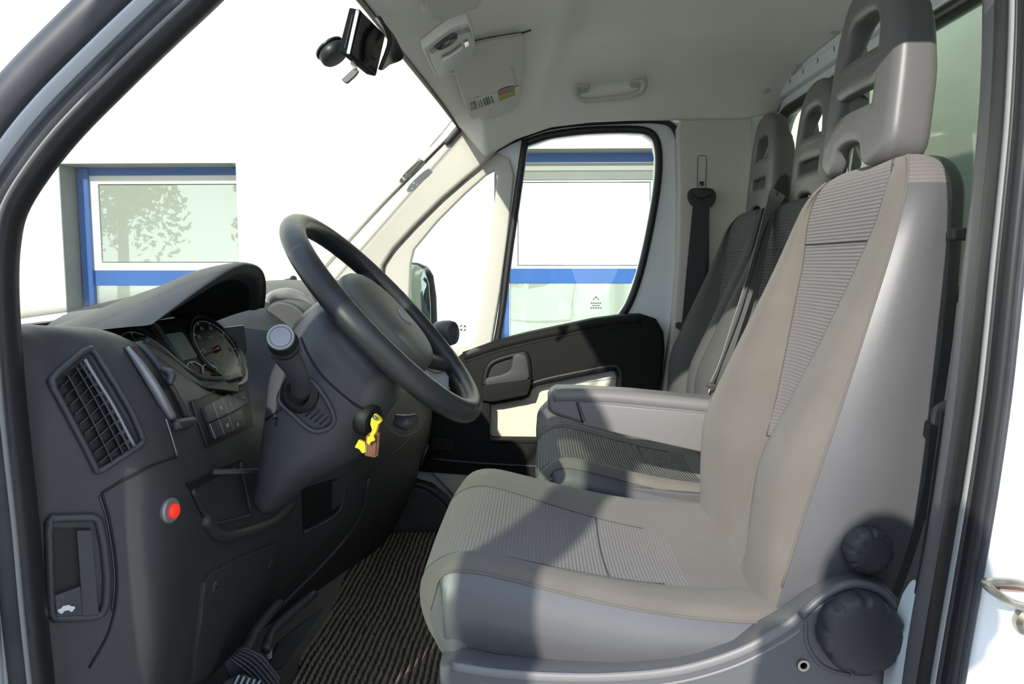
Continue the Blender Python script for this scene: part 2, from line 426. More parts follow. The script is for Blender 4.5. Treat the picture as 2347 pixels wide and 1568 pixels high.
M_GAUGE = mat('gauge_face', (0.010, 0.0105, 0.013, 1), 0.25)
def pane_mat():
    m = bpy.data.materials.new('building_pane'); m.use_nodes = True
    n = m.node_tree; n.nodes.clear()
    o = n.nodes.new('ShaderNodeOutputMaterial'); t = n.nodes.new('ShaderNodeBsdfDiffuse'); g = n.nodes.new('ShaderNodeBsdfGlossy')
    t.inputs[0].default_value = (0.44, 0.49, 0.41, 1); g.inputs['Roughness'].default_value = 0.01; g.inputs[0].default_value = (0.9, 0.95, 0.9, 1)
    mx = n.nodes.new('ShaderNodeMixShader'); mx.inputs[0].default_value = 0.32
    n.links.new(t.outputs[0], mx.inputs[1]); n.links.new(g.outputs[0], mx.inputs[2]); n.links.new(mx.outputs[0], o.inputs[0])
    return m
M_PANE = pane_mat()
M_GLASS = glass('clear_glass', (0.93, 0.965, 0.94, 1))
M_WSHIELD = glass('windscreen_glass', (0.97, 0.985, 0.96, 1), 0.6)
M_GREEN = glass('green_glass', (0.84, 0.91, 0.83, 1), 0.9)
M_CLEAR = glass('instrument_lens', (0.96, 0.97, 0.96, 1), 0.2)
V = Vector
def Z(r): return ZC + r
def apx(pts, Y): return [A(p[0], p[1], Y) for p in pts]
def yz(pts, Y):          # pixel outline -> (x, z) in the plane Y
    return [(q.x, q.z) for q in apx(pts, Y)]
def sp2(pts, n=4, closed=True):
    return [(p.x, p.y) for p in spline([V((a, b, 0)) for a, b in pts], n, closed)]
def yplate(name, loops_px, Y, thick, m, parent=None, bevel=0.003, n=0, **k):
    """plate standing in the plane Y, outlines given as pixels on that plane; faces the camera"""
    lo = []
    for lp in loops_px:
        q = yz(lp, Y)
        lo.append(sp2(q, n) if n else q)
    return plate(name, lo, (0, Y, 0), (1, 0, 0), (0, 0, 1), m, parent, thick, bevel, **k)
# ================================================================== outside: ground, facade, windows
g = mesh('ground', [(-30, -30, -0.62), (30, -30, -0.62), (30, 6.3, -0.62), (-30, 6.3, -0.62), (-30, -30, -0.9), (30, -30, -0.9), (30, 6.3, -0.9), (-30, 6.3, -0.9)],
         [(0, 1, 2, 3), (7, 6, 5, 4), (0, 4, 5, 1), (1, 5, 6, 2), (2, 6, 7, 3), (3, 7, 4, 0)], M_GROUND, None, smooth=False)
tag(g, 'pale concrete yard around the van', kind='structure')
WY = 6.0; RD = 0.24
def wall_rect(px0, px1, z1, z0):
    return A(px0, 600, WY).x, A(px1, 600, WY).x, Z(z1), Z(z0)
w1 = wall_rect(146, 548, 0.765, -1.0); w2 = (A(1133, 600, WY).x, A(1133, 600, WY).x + (w1[1]-w1[0]), Z(0.86), Z(-1.0))
def facade():
    outer = [(-9, -0.62), (7, -0.62), (7, 5.5), (-9, 5.5)]
    holes = [[(w[0], w[3]), (w[0], w[2]), (w[1], w[2]), (w[1], w[3])] for w in (w1, w2)]
    o = plate('wall_facade', [outer]+holes, (0, WY+0.15, 0), (1, 0, 0), (0, 0, 1), M_WALL, None, 0.30, 0.0, smooth=False)
    tag(o, 'cream rendered building wall beyond the van', kind='structure')
    return o
facade()
M_SHADE = mat('grey_soffit_shade', (0.34, 0.345, 0.30, 1), 0.6)  # grey that stands for soffit shade on the white sash
def building_window(n, w, zs, label):
    x0, x1, z1, z0 = w; Yf = WY+RD
    r = thing('window_%d' % n, label, None, (0.5*(x0+x1), Yf, z0), kind='structure')
    # reveal lining (sides of the opening; grey darkened to hold their shade)
    t = 0.004
    box('reveal', (x0+t/2, WY+0.155, (z0+z1)/2), (t, 0.285, z1-z0), M_REVEAL, r, 0)
    box('reveal', (x1-t/2, WY+0.155, (z0+z1)/2), (t, 0.285, z1-z0), M_REVEAL, r, 0)
    box('soffit', ((x0+x1)/2, WY+0.155, z1-t/2), (x1-x0-2*t, 0.285, t), M_REVEAL, r, 0)
    if n == 1: x1 += 0.18        # the frame runs on behind the render
    bt, wt, gt, gb, wb, bb = [Z(q) for q in zs]     # blue top / white top / glass top / glass bottom / white bottom / blue rail bottom
    def hbar(nm, za, zb, m, d=0.06, yo=0.012): box(nm, ((x0+x1)/2, Yf+yo, (za+zb)/2), (x1-x0-0.02, d, abs(za-zb)), m, r, 0.004)
    hbar('blue_top_rail', z1, wt, M_BLUE, 0.04)
    hbar('blue_middle_rail', wb, bb, M_BLUE, 0.04)
    hbar('blue_bottom_rail', z0+0.09, z0, M_BLUE, 0.04)
    bw = 0.085
    box('blue_jamb', (x0+0.02+bw/2, Yf-0.002, (z0+z1)/2), (bw, 0.07, z1-z0-0.02), M_BLUE, r, 0.004)
    box('blue_jamb', (x1-0.02-bw/2, Yf-0.002, (z0+z1)/2), (bw, 0.07, z1-z0-0.02), M_BLUE, r, 0.004)
    xa, xb = x0+0.02+bw, x1-0.02-bw; sw = 0.062
    sash = plate('white_sash', [[(xa, wt), (xb, wt), (xb, wb), (xa, wb)], [(xa+sw, gb), (xb-sw, gb), (xb-sw, gt), (xa+sw, gt)]],
                 (0, Yf+0.004, 0), (1, 0, 0), (0, 0, 1), M_WFRAME, r, 0.03, 0.004)
    box('gasket', ((xa+xb)/2, Yf+0.012, (gt+gb)/2), (xb-xa-2*sw+0.012, 0.006, gt-gb+0.012), M_RUB, r, 0)
    box('pane', ((xa+xb)/2, Yf+0.006, (gt+gb)/2), (xb-xa-2*sw-0.02, 0.012, gt-gb-0.02), M_PANE if n == 1 else M_PALE, r, 0)
    box('pane', ((xa+xb)/2, Yf+0.006, (bb+z0+0.09)/2), (xb-xa-0.01, 0.012, bb-z0-0.09), M_PANE, r, 0)
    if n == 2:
        box('shade_bar', ((xa+xb)/2, Yf-0.012, (wt+gt)/2+0.035), (xb-xa, 0.03, 0.055), M_SHADE, r, 0.004)  # grey bar put in for the soffit's shadow across the sash top
        box('shade_bar_dark', ((xa+xb)/2, Yf-0.010, (wt+gt)/2-0.030), (xb-xa, 0.03, 0.062), M_REVEAL, r, 0.003)  # darker lower part of the same painted shadow
    return r
building_window(1, w1, (0.75, 0.695, 0.635, 0.005, -0.05, -0.175), 'blue and white framed window in the cream wall, left of the steering wheel')
building_window(2, w2, (0.84, 0.785, 0.64, -0.02, -0.035, -0.155), 'blue framed window in the wall seen through the passenger door glass')
# ================================================================== van shell
XB = 0.765                                     # bulkhead plane
fl = box('floor', (-0.10, 1.74, -0.02), (1.86, 1.86, 0.04), M_CARPET, None, 0)
tag(fl, 'black rubber cab floor', kind='structure')
# bulkhead behind the seats with its window opening
bo = [(0.84, 0.0), (2.62, 0.0), (2.62, Z(0.56)), (0.84, Z(0.56))]
hole = rrect(1.54, 0.52, 0.10, 1.80, Z(0.205), 6)
bk = plate('wall_rear', [bo, hole], (XB+0.015, 0, 0), (0, 1, 0), (0, 0, 1), M_PAINT2, None, 0.03, 0.004)
tag(bk, 'white painted steel bulkhead behind the seats', kind='structure')
seal = tube('window_seal', [V((XB-0.004, p[0], p[1])) for p in hole], 0.022, M_RUB, bk, closed=True, seg=10, smoothpath=False, flat=(0.7, 1.0))
w3 = plate('window_3', [rrect(1.54, 0.52, 0.10, 1.80, Z(0.205), 6)], (XB+0.012, 0, 0), (0, 1, 0), (0, 0, 1), M_GREEN, None, 0.005, 0.0)
tag(w3, 'green tinted glass in the bulkhead behind the headrests', kind='structure')
# ribbed white rail over the bulkhead window
for i, (za, zb, dx) in enumerate(((0.478, 0.505, 0.020), (0.505, 0.545, 0.034), (0.545, 0.572, 0.022))):
    rl = slab('rail_step', [(XB, 0.9, Z(za)), (XB-dx, 0.9, Z(za)), (XB-dx, 0.9, Z(zb)), (XB, 0.9, Z(zb))], V((0, 1.70, 0)), M_PAINT2, bk, 0.006)
for i in range(14):
    y = 1.0 + i*0.115
    box('rail_slot', (XB-0.0345, y, Z(0.531)), (0.002, 0.005, 0.012), M_REVEAL, bk, 0)
# box body of the truck behind the cab
wb = box('wall_box_body', (1.08, 1.75, 0.8), (0.06, 2.2, 2.8), M_BOX, None, 0.01)
tag(wb, 'pale front panel of the cargo box behind the cab', kind='structure')
# far side body wall below and behind the passenger door
SILL = yplate('trim_1', [[(985, 1066), (1225, 1084), (1700, 1110), (1700, 1330), (1000, 1330), (1062, 1146)]], 2.54, 0.05, M_BEIGE2, None, 0.006)
tag(SILL, 'grey beige sill trim under the passenger door', kind='structure')
kp = yplate('trim_2', [[(930, 1080), (985, 1064), (1066, 1150), (1150, 1290), (930, 1300)]], 2.565, 0.04, M_PAINT2, None, 0.004)
tag(kp, 'white painted kick panel by the passenger footwell', kind='structure')
ft = yplate('trim_3', [[(860, 1245), (925, 1128), (950, 1110), (985, 1120), (1020, 1148), (1040, 1178), (1030, 1300), (860, 1300)]], 2.42, 0.09, M_BLACK2, None, 0.01)
tag(ft, 'black plastic footwell arch below the passenger dashboard', kind='structure')
tube('rim', apx([(925, 1128), (950, 1110), (985, 1120), (1020, 1148), (1040, 1178)], 2.372), 0.008, M_BLACK, ft)
# outer skin around the passenger door so no light leaks in
_pl = yz([(1060, 262), (1045, 300), (690, 662)], 2.68)
ow = plate('wall_right', [[(-1.25, -0.45), (0.78, -0.45), (0.78, Z(0.56)), (_pl[0][0], Z(0.56)), _pl[0], _pl[1], _pl[2], (-1.25, Z(-0.12))],
           [(a, b) for a, b in sp2(yz([(860, 700), (868, 600), (950, 500), (1060, 398), (1130, 345), (1260, 292), (1360, 282), (1500, 280), (1545, 300), (1556, 420), (1550, 700), (1520, 920), (1490, 1080), (985, 1068), (900, 900)], 2.68), 3)]],
           (0, 2.68, 0), (1, 0, 0), (0, 0, 1), M_PAINT, None, 0.012, 0.0)
tag(ow, 'white outer body side around the passenger door', kind='structure')
# ------------------------------------------------------------------ headliner
HX = [(0.88, -0.335, 0.455), (1.15, -0.325, 0.46), (1.45, -0.31, 0.463), (1.75, -0.30, 0.462), (2.05, -0.287, 0.46), (2.3, -0.272, 0.452), (2.45, -0.26, 0.442), (2.52, -0.252, 0.434)]
_E = [(q.x, q.z-ZC) for q in apx([(1046, 287), (1056, 297), (1085, 330), (1112, 361), (1184, 319), (1262, 292), (1352, 281), (1440, 277), (1556, 276), (1640, 275), (1706, 274), (1760, 262), (1900, 240)], 2.53)]
def edge_z(x):            # height of the door aperture top along x
    for a, b in zip(_E, _E[1:]):
        if a[0] <= x <= b[0]: return a[1]+(b[1]-a[1])*(x-a[0])/(b[0]-a[0])
    return _E[0][1] if x < _E[0][0] else _E[-1][1]
def roof_z(x, Y):
    t = (x+0.3)
    z = 0.462 + 0.10*(1-math.exp(-max(0, t)*5.5)) + 0.012*math.exp(-((Y-1.75)/0.6)**2)
    if x > 0.62: z -= 0.035*((x-0.62)/0.15)**2*0.6
    # shelf step behind the visors, a shallow contour line
    z += 0.034/(1+math.exp(-(x-(0.080-0.060*max(0, Y-1.9)/0.5))/0.010)) - 0.022
    z += 0.010*math.exp(-((x+0.055)/0.085)**4-((Y-2.2)/0.27)**6)
    z += 0.008*math.exp(-((x-0.42)/0.16)**4-((Y-1.75)/0.55)**6)
    return z
rows = []
ys = [0.86, 0.95, 1.1, 1.25, 1.4, 1.55, 1.7, 1.85, 2.0, 2.12, 2.22, 2.30, 2.37, 2.42, 2.455, 2.48, 2.50, 2.515, 2.53]
def header_x(Y):
    for a, b in zip(HX, HX[1:]):
        if a[0] <= Y <= b[0]:
            t = (Y-a[0])/(b[0]-a[0]); return a[1]+(b[1]-a[1])*t, a[2]+(b[2]-a[2])*t
    return (HX[0][1], HX[0][2]) if Y < HX[0][0] else (HX[-1][1], HX[-1][2])
for Y in ys:
    hx, hz = header_x(Y)
    r = []
    for i in range(57):
        u = i/56; x = hx + (0.745-hx)*(u**1.25)
        z = roof_z(x, Y) if i else hz
        dip = math.exp(-max(0, x-hx)/0.03)
        z = z*(1-dip)+hz*dip
        s = max(0, (Y-2.23)/0.30)
        if s > 0:
            e = edge_z(x); s = min(1, s)
            z = e + (z-e)*(1-s**2.6)
        s2 = max(0, (1.12-Y)/0.26)
        if s2 > 0:
            e = edge_z(x); z = e + (z-e)*(1-min(1, s2)**2.6)
        # moulded swell around the courtesy lamp
        b = math.exp(-((x+0.17)/0.10)**2-((Y-1.72)/0.16)**2); z -= 0.012*b
        r.append(V((x, Y, Z(z))))
    rows.append(r)
g = grid_pts(rows, 2, 2)
HL = gridmesh('ceiling', g, M_LINER, None)
md = HL.modifiers.new('s', 'SOLIDIFY'); md.thickness = 0.02; md.offset = -1
me = HL.data
# thickness must grow upwards
if me.polygons[len(me.polygons)//2].normal.z > 0: md.offset = 1
tag(HL, 'grey beige moulded headliner of the cab roof', kind='structure')
rf = box('roof_skin', (0.25, 1.75, Z(0.62)), (1.10, 1.84, 0.03), M_PAINT, None, 0.01); rf.name = 'roof'
tag(rf, 'white outer roof skin over the cab', kind='structure')
# header edge seal along the top of the windscreen
hs = tube('trim_4', [V((h[1]-0.004, h[0], Z(h[2]-0.002))) for h in HX], 0.006, M_RUB, None, seg=8)
tag(hs, 'thin black seal where the headliner meets the windscreen', kind='structure')
# ------------------------------------------------------------------ windscreen
rowsW = []
for i in range(13):
    Y = 0.90 + (2.50-0.90)*i/12; hx, hz = header_x(Y)
    bow = 1-((Y-1.70)/0.8)**2
    base = V((-0.735-0.13*bow, Y, Z(-0.085))); top = V((hx-0.006, Y, Z(hz+0.004)))
    r = []
    for j in range(9):
        t = j/8; p = top.lerp(base, t); p.x -= 0.035*math.sin(PI*t)*max(0, bow); r.append(p)
    rowsW.append(r)
ws = gridmesh('window_4', grid_pts(rowsW, 2, 2), M_WSHIELD, None, solid=0.004)
tag(ws, 'large raked windscreen in front of the dashboard', kind='structure')
# far windscreen pillar trim
pil = [(1052, 292), (1070, 282), (1132, 344), (1113, 364), (1066, 402), (1008, 452), (948, 512), (898, 566), (872, 606), (868, 660), (850, 720), (700, 720), (706, 652), (800, 552), (880, 466), (950, 395)]
PT = yplate('trim_5', [pil], 2.56, 0.05, M_BEIGE, None, 0.010)
tag(PT, 'beige pillar trim between windscreen and passenger door', kind='structure')
tube('pillar_seal', apx([(1050, 293), (950, 394), (880, 465), (800, 551), (700, 662)], 2.532), 0.004, M_RUB, PT, seg=6, n=3)
spk = yplate('speaker_grille', [sp2([(792, 630), (838, 622), (846, 640), (842, 672), (805, 668)], 3)], 2.532, 0.006, M_BEIGE2, PT, 0.001)
vv = []; ff = []
for i in range(11):
    for j in range(7):
        c = A(800+i*3.8, 631+j*5.4, 2.5285); b0 = len(vv)
        for a, b in ((-1, -1), (1, -1), (1, 1), (-1, 1)): vv.append(c+V((a*0.0016, 0, b*0.0016)))
        for a, b in ((-1, -1), (1, -1), (1, 1), (-1, 1)): vv.append(c+V((a*0.0016, 0.002, b*0.0016)))
        ff += [(b0, b0+1, b0+2, b0+3), (b0, b0+4, b0+5, b0+1), (b0+1, b0+5, b0+6, b0+2), (b0+2, b0+6, b0+7, b0+3), (b0+3, b0+7, b0+4, b0)]
pf = mesh('perforations', vv, ff, M_RUBG, PT, smooth=False); pf['kind'] = 'stuff'
lb = yplate('airbag_tab', [sp2([(1022, 326), (1048, 292), (1056, 298), (1040, 316), (1030, 328)], 3)], 2.53, 0.03, M_RUB, PT, 0.003)
# ------------------------------------------------------------------ passenger door
SEALP = [(905, 1045), (880, 800), (868, 660), (872, 606), (898, 564), (948, 508), (1008, 448), (1068, 394), (1122, 352), (1184, 318), (1262, 291), (1352, 281), (1440, 277), (1510, 277), (1544, 292), (1557, 340), (1560, 450), (1556, 600), (1546, 740), (1527, 860), (1510, 940), (1490, 1060)]
ds = tube('trim_6', apx(SEALP, 2.562), 0.0095, M_RUB, None, seg=10, n=5)
tag(ds, 'black rubber seal framing the passenger door opening', kind='structure')
D = thing('door_1', 'passenger door with white painted frame, black armrest panel and cream card', None, A(1250, 1085, 2.6), kind='structure')
YD = 2.60
fr_out = [(905, 1070), (880, 800), (866, 660), (870, 604), (896, 560), (946, 504), (1006, 444), (1066, 390), (1120, 348), (1182, 314), (1262, 287), (1352, 277), (1440, 273), (1512, 273), (1547, 288), (1560, 340), (1563, 450), (1559, 600), (1549, 740), (1530, 860), (1513, 940), (1495, 1080), (1200, 1090)]
hole1 = [(1202, 336), (1262, 315), (1340, 305), (1420, 302), (1474, 305), (1498, 322), (1506, 360), (1502, 430), (1486, 530), (1464, 626), (1440, 690), (1412, 740), (1290, 800), (1136, 830), (1146, 720), (1162, 590), (1182, 450)]
holeq = [(1136, 372), (1158, 386), (1164, 420), (1152, 520), (1136, 640), (1118, 750), (1104, 800), (1080, 815), (990, 820), (905, 780), (898, 660), (902, 604), (950, 545), (1010, 478), (1070, 420), (1112, 382)]
DF = yplate('door_frame', [fr_out, hole1, holeq], YD, 0.05, M_PAINT2, D, 0.008)
# extra bevelled inner flange right of the glass
sl_ = slab('glass_flange', apx([(1508, 330), (1526, 345), (1532, 440), (1522, 560), (1500, 660), (1470, 730), (1418, 744), (1446, 690), (1470, 626), (1492, 530), (1508, 430)], 2.585), V((0, 0.05, 0)), M_PAINT2, D, 0.008)
r1 = [(1203, 328), (1262, 310), (1340, 300), (1420, 297), (1478, 300), (1502, 318), (1510, 360), (1506, 430), (1489, 530), (1467, 626), (1443, 694), (1415, 738)]
tube('window_rubber', apx(r1, 2.572), 0.0125, M_RUB, D, seg=10, n=5)
tube('window_rubber', apx([(1204, 322), (1186, 450), (1166, 590), (1150, 720), (1136, 800)], 2.570), 0.0125, M_RUB, D, seg=10, n=4)
yplate('window_glass', [hole1], 2.612, 0.005, M_GLASS, D, 0.0)
yplate('quarter_glass', [holeq], 2.618, 0.005, M_GLASS, D, 0.0)
# wide grey-beige moulding round the quarter glass
qo = [(1140, 358), (1164, 368), (1174, 402), (1170, 440), (1158, 545), (1142, 665), (1126, 760), (1116, 830), (1000, 850), (896, 800), (886, 660), (890, 604), (940, 545), (1000, 484), (1060, 428), (1106, 378)]
qi = [(1132, 388), (1142, 392), (1145, 404), (1138, 470), (1124, 590), (1108, 700), (1097, 765), (1088, 788), (1066, 797), (1000, 803), (938, 790), (934, 690), (938, 604), (946, 570), (1000, 505), (1060, 445), (1110, 400)]
yplate('quarter_moulding', [sp2(qo, 1), qi], 2.575, 0.03, M_BEIGE2, D, 0.007)
tube('quarter_rubber', apx(qi, 2.572), 0.006, M_RUBG, D, closed=True, seg=8, n=3)
# printed marks on the panes
mk = A(1061, 752, 2.6135)
for a in range(4):
    pts = [mk+V((0.0095*math.cos(a*PI/2+0.25+k*0.2), 0, 0.0095*math.sin(a*PI/2+0.25+k*0.2))) for k in range(6)]
    tube('etched_mark', pts, 0.0021, M_RUB, D, seg=5, n=2)
for a in (0.8, 0.8+PI):
    box('etched_mark', mk+V((0.005*math.cos(a), 0, 0.005*math.sin(a))), (0.005, 0.001, 0.0025), M_RUB, D, 0, Matrix.Rotation(-a, 3, 'Y'))
em = A(1366, 688, 2.608)
for sgn in (-1, 1): strap('etched_mark', [em+V((sgn*0.010, 0, 0)), em+V((0, 0, 0.011)), em+V((-sgn*0.001, 0, 0.012))], 0.0022, 0.0005, M_GREYP, D, wdir=(0, 0, 1), n=2)
for k, w in enumerate((0.036, 0.026, 0.038)):
    for j in range(5):
        box('etched_mark', em+V((-w/2+w*(j+0.5)/5, 0, -0.010-0.008*k)), (w/7, 0.0006, 0.0035), M_GREYP, D, 0)
# cards and panels
yplate('cream_card', [[(1095, 850), (1440, 818), (1436, 1040), (1250, 1052), (1090, 1040)]], 2.583, 0.03, M_CARD, D, 0.006)
ins = yplate('upper_card', [[(1186, 880), (1240, 872), (1330, 854), (1424, 832), (1424, 862), (1330, 874), (1250, 886), (1200, 900)]], 2.572, 0.02, M_PAINT2, D, 0.005)
pan = [(1040, 838), (1070, 815), (1140, 789), (1210, 771), (1290, 754), (1360, 739), (1420, 731), (1466, 729), (1494, 738), (1508, 762), (1511, 800), (1505, 860), (1494, 920), (1480, 1060), (1405, 1062), (1421, 900), (1424, 868), (1419, 844), (1402, 838), (1330, 852), (1262, 866), (1226, 873), (1212, 884), (1206, 900), (1196, 905), (1130, 916), (1090, 925), (1060, 915), (1040, 880)]
yplate('armrest_panel', [pan], 2.545, 0.075, M_DOORP, D, 0.014)
line_pts = [(1066, 830), (1140, 806), (1210, 788), (1290, 771), (1360, 757), (1420, 749), (1462, 748)]
tube('stitch_line', apx(line_pts, 2.5065), 0.0016, M_DEEP, D, seg=6)
tube('top_pad', apx([(1064, 818), (1140, 793), (1210, 775), (1290, 758), (1360, 743), (1420, 735), (1466, 734)], 2.525), 0.017, M_DOORP, D, seg=10, flat=(1.3, 1))
tube('armrest_edge', apx([(1212, 880), (1262, 866), (1330, 852), (1400, 839), (1418, 846), (1423, 870), (1416, 960)], 2.512), 0.006, M_BLACK, D, seg=8)
# inside pull handle: dark recess, surround and grey lever
yplate('handle_recess', [sp2([(1112, 878), (1120, 845), (1140, 828), (1195, 812), (1206, 816), (1211, 840), (1212, 868), (1180, 880), (1120, 892)], 3)], 2.510, 0.008, M_DEEP, D, 0.002)
tube('handle_surround', apx([(1110, 884), (1116, 850), (1134, 828), (1192, 811), (1206, 815), (1212, 838), (1214, 870)], 2.506), 0.009, M_DEEP, D, seg=8)
yplate('pull_lever', [sp2([(1180, 818), (1192, 814), (1204, 820), (1208, 845), (1206, 868), (1160, 876), (1122, 884), (1118, 870), (1150, 862), (1170, 852), (1176, 838)], 3)], 2.498, 0.016, M_BLACK2, D, 0.006)
yplate('grab_cup', [[(1110, 886), (1214, 872), (1212, 886), (1206, 902), (1130, 917), (1108, 915)]], 2.498, 0.03, M_DOORP, D, 0.005)
yplate('lock_tab', [sp2([(1070, 812), (1080, 803), (1096, 800), (1098, 805), (1084, 813)], 3)], 2.515, 0.02, M_BLACK, D, 0.003)
# black map pocket and loudspeaker below
poc = [(955, 1066), (960, 950), (1000, 900), (1120, 900), (1118, 1000), (1128, 1008), (1300, 1010), (1480, 1012), (1480, 1098), (1230, 1086), (1080, 1078), (990, 1072)]
yplate('map_pocket', [poc], 2.545, 0.08, M_DOORP, D, 0.007)
tube('pocket_rim', apx([(1120, 930), (1121, 1000), (1130, 1011), (1300, 1014), (1480, 1016)], 2.505), 0.0045, M_DOORP, D, seg=8)
tube('pocket_fold', apx([(990, 1052), (1100, 1062), (1300, 1072), (1480, 1076)], 2.504), 0.004, M_BLACK, D, seg=6)
vv = []; ff = []
for i in range(10):
    for j in range(5):
        c = A(994+i*4.6, 1008+j*5.2, 2.5035); b0 = len(vv)
        for a, b in ((-1, -1), (1, -1), (1, 1), (-1, 1)): vv.append(c+V((a*0.0015, 0, b*0.0015)))
        for a, b in ((-1, -1), (1, -1), (1, 1), (-1, 1)): vv.append(c+V((a*0.0015, 0.003, b*0.0015)))
        ff += [(b0, b0+1, b0+2, b0+3), (b0, b0+4, b0+5, b0+1), (b0+1, b0+5, b0+6, b0+2), (b0+2, b0+6, b0+7, b0+3), (b0+3, b0+7, b0+4, b0)]
pf = mesh('speaker_holes', vv, ff, M_RUBG, D, smooth=False); pf['kind'] = 'stuff'
# outside mirror on the passenger door
mo = [(928, 600), (960, 602), (984, 612), (996, 632), (1003, 680), (1005, 740), (1004, 790), (928, 790)]
mh = slab('mirror_housing', apx(mo, 2.78), V((-0.05, 0.16, 0)), M_MIRH, D, 0.02)
yplate('mirror_glass', [[(926, 606), (956, 609), (972, 620), (982, 650), (986, 700), (988, 790), (926, 790)]], 2.768, 0.008, M_MIRROR, D, 0.002)
# ------------------------------------------------------------------ passenger side B pillar
bp_ = [(1556, 300), (1572, 266), (1712, 258), (1708, 420), (1702, 640), (1700, 1100), (1492, 1100), (1522, 900), (1546, 740), (1557, 600), (1560, 440)]
BP = yplate('trim_7', [bp_], 2.56, 0.06, M_BEIGE2, None, 0.012)
tag(BP, 'grey beige pillar trim carrying the passenger seat belt', kind='structure')
gs = yplate('belt_slot', [rrect(0.026, 0.13, 0.006, A(1608, 405, 2.53).x, A(1608, 405, 2.53).z)], 2.529, 0.003, M_BEIGE2, BP, 0.0012)
tube('slot_joint', [V((p[0], 2.5285, p[1])) for p in rrect(0.027, 0.131, 0.006, A(1608, 405, 2.53).x, A(1608, 405, 2.53).z)], 0.0009, M_RUBG, BP, closed=True, seg=5, smoothpath=False)
ic = A(1608, 421, 2.526)
box('slot_icon', ic, (0.013, 0.001, 0.013), M_DEEP, BP, 0)
box('slot_icon', ic+V((-0.003, -0.0008, -0.002)), (0.003, 0.001, 0.0035), M_WHITE, BP, 0)
pw = yplate('trim_8', [[(1700, 285), (1745, 262), (1765, 250), (1765, 1100), (1700, 1100)]], 2.60, 0.03, M_PAINT, None, 0.003)
tag(pw, 'white body metal strip behind the passenger pillar trim', kind='structure')
yplate('catch', [sp2([(1704, 345), (1716, 338), (1718, 392), (1704, 395)], 3)], 2.575, 0.02, M_PAINT2, pw, 0.002)
# ------------------------------------------------------------------ near door opening: seals and white body flange
YN = 0.81
SP = [(640, -140), (500, 0), (400, 94), (300, 190), (180, 311), (102, 408), (52, 490), (36, 562), (32, 650), (37, 760), (48, 900), (62, 1040), (80, 1200), (98, 1400), (116, 1568), (128, 1700)]
def offs(path, d):        # shift a pixel path sideways (to the outside of the opening) by d pixels
    out = []
    for i, p in enumerate(path):
        a = V(path[max(0, i-1)]); b = V(path[min(len(path)-1, i+1)]); t = (b-a).normalized(); nrm = V((t.y, -t.x))
        dd = d[0] if isinstance(d, tuple) and i < 5 else d if not isinstance(d, tuple) else d[1]
        q = V(p)+V((-abs(nrm.x), -abs(nrm.y)))*dd if i < 8 else V(p)+V((-1, 0))*dd
        out.append((q.x, q.y))
    return out
def band(name, path, half_px, Y, depth, m, parent, seg=12):
    h = half_px/F_PX*Y
    return tube(name, apx(path, Y), h, m, parent, seg=seg, n=5, up=(0, 1, 0), flat=(1, depth/h))
ns = band('trim_9', offs(SP, 24), 25, YN, 0.020, M_RUB, None)
tag(ns, 'black rubber seal round the driver door opening, by the dashboard', kind='structure')
band('seal_lip', offs(SP, 58), 34, YN-0.012, 0.016, M_RUBG, ns)
band('seal_bead', offs(SP, 48), 3.5, YN-0.030, 0.004, M_BELTG, ns, 6)
fl1 = band('trim_10', offs(SP, 112), 34, YN-0.01, 0.010, M_PAINT, None)
tag(fl1, 'white painted body flange outside the driver door seal', kind='structure')
fl2 = band('trim_11', offs(SP, 182), 42, YN-0.05, 0.014, M_RUBG, None)
tag(fl2, 'dark outer pillar seal above the driver door flange', kind='structure')
# rear edge of the opening (driver side B pillar)
BPN = [(2312, -60), (2308, 100), (2298, 280), (2282, 450), (2266, 600), (2250, 760), (2232, 920), (2206, 1100), (2176, 1280), (2148, 1440), (2126, 1568), (2106, 1690)]
def shiftx(path, d0, d1=None):
    d1 = d0 if d1 is None else d1; N = len(path)
    return [(p[0]+d0+(d1-d0)*i/(N-1), p[1]) for i, p in enumerate(path)]
b1 = band('trim_12', shiftx(BPN, 4, 6), 24, YN, 0.020, M_RUB, None)
tag(b1, 'black rubber seal on the rear edge of the driver door opening', kind='structure')
band('seal_bead', shiftx(BPN, 8, 12), 4, YN-0.024, 0.004, M_BELTG, b1, 6)
band('seal_lip', shiftx(BPN, 34, 40), 22, YN-0.012, 0.02, M_RUB, b1)
band('seal_gloss', shiftx(BPN, 58, 62), 14, YN-0.02, 0.016, M_RUBG, b1)
it = band('trim_13', shiftx([(2284, -60), (2280, 150), (2268, 330), (2252, 480), (2232, 640), (2213, 800), (2194, 960), (2172, 1120), (2146, 1280), (2118, 1420), (2096, 1568), (2080, 1690)], 2, 0), 13, 0.86, 0.025, M_VINYL, None)
tag(it, 'slim grey trim strip inside the driver side pillar', kind='structure')
bodyp = [(2388, -80), (2372, 100), (2360, 300), (2342, 520), (2322, 720), (2300, 900), (2276, 1080), (2250, 1250), (2222, 1420), (2196, 1568), (2176, 1720), (2700, 1720), (2700, -640), (2360, -640)]
bpn = yplate('wall_left', [bodyp], YN+0.01, 0.05, M_PAINT, None, 0.012)
tag(bpn, 'white outer body pillar behind the driver door opening', kind='structure')
# inner white wheel-arch edge at the foot of the pillar
wa = slab('trim_14', apx([(2096, 1480), (2120, 1408), (2138, 1380), (2150, 1370), (2150, 1640), (2070, 1640), (2078, 1560)], 0.90), V((0.0, 0.06, 0)), M_PAINT2, None, 0.006)
tag(wa, 'pale painted body edge beside the foot of the driver seat', kind='structure')
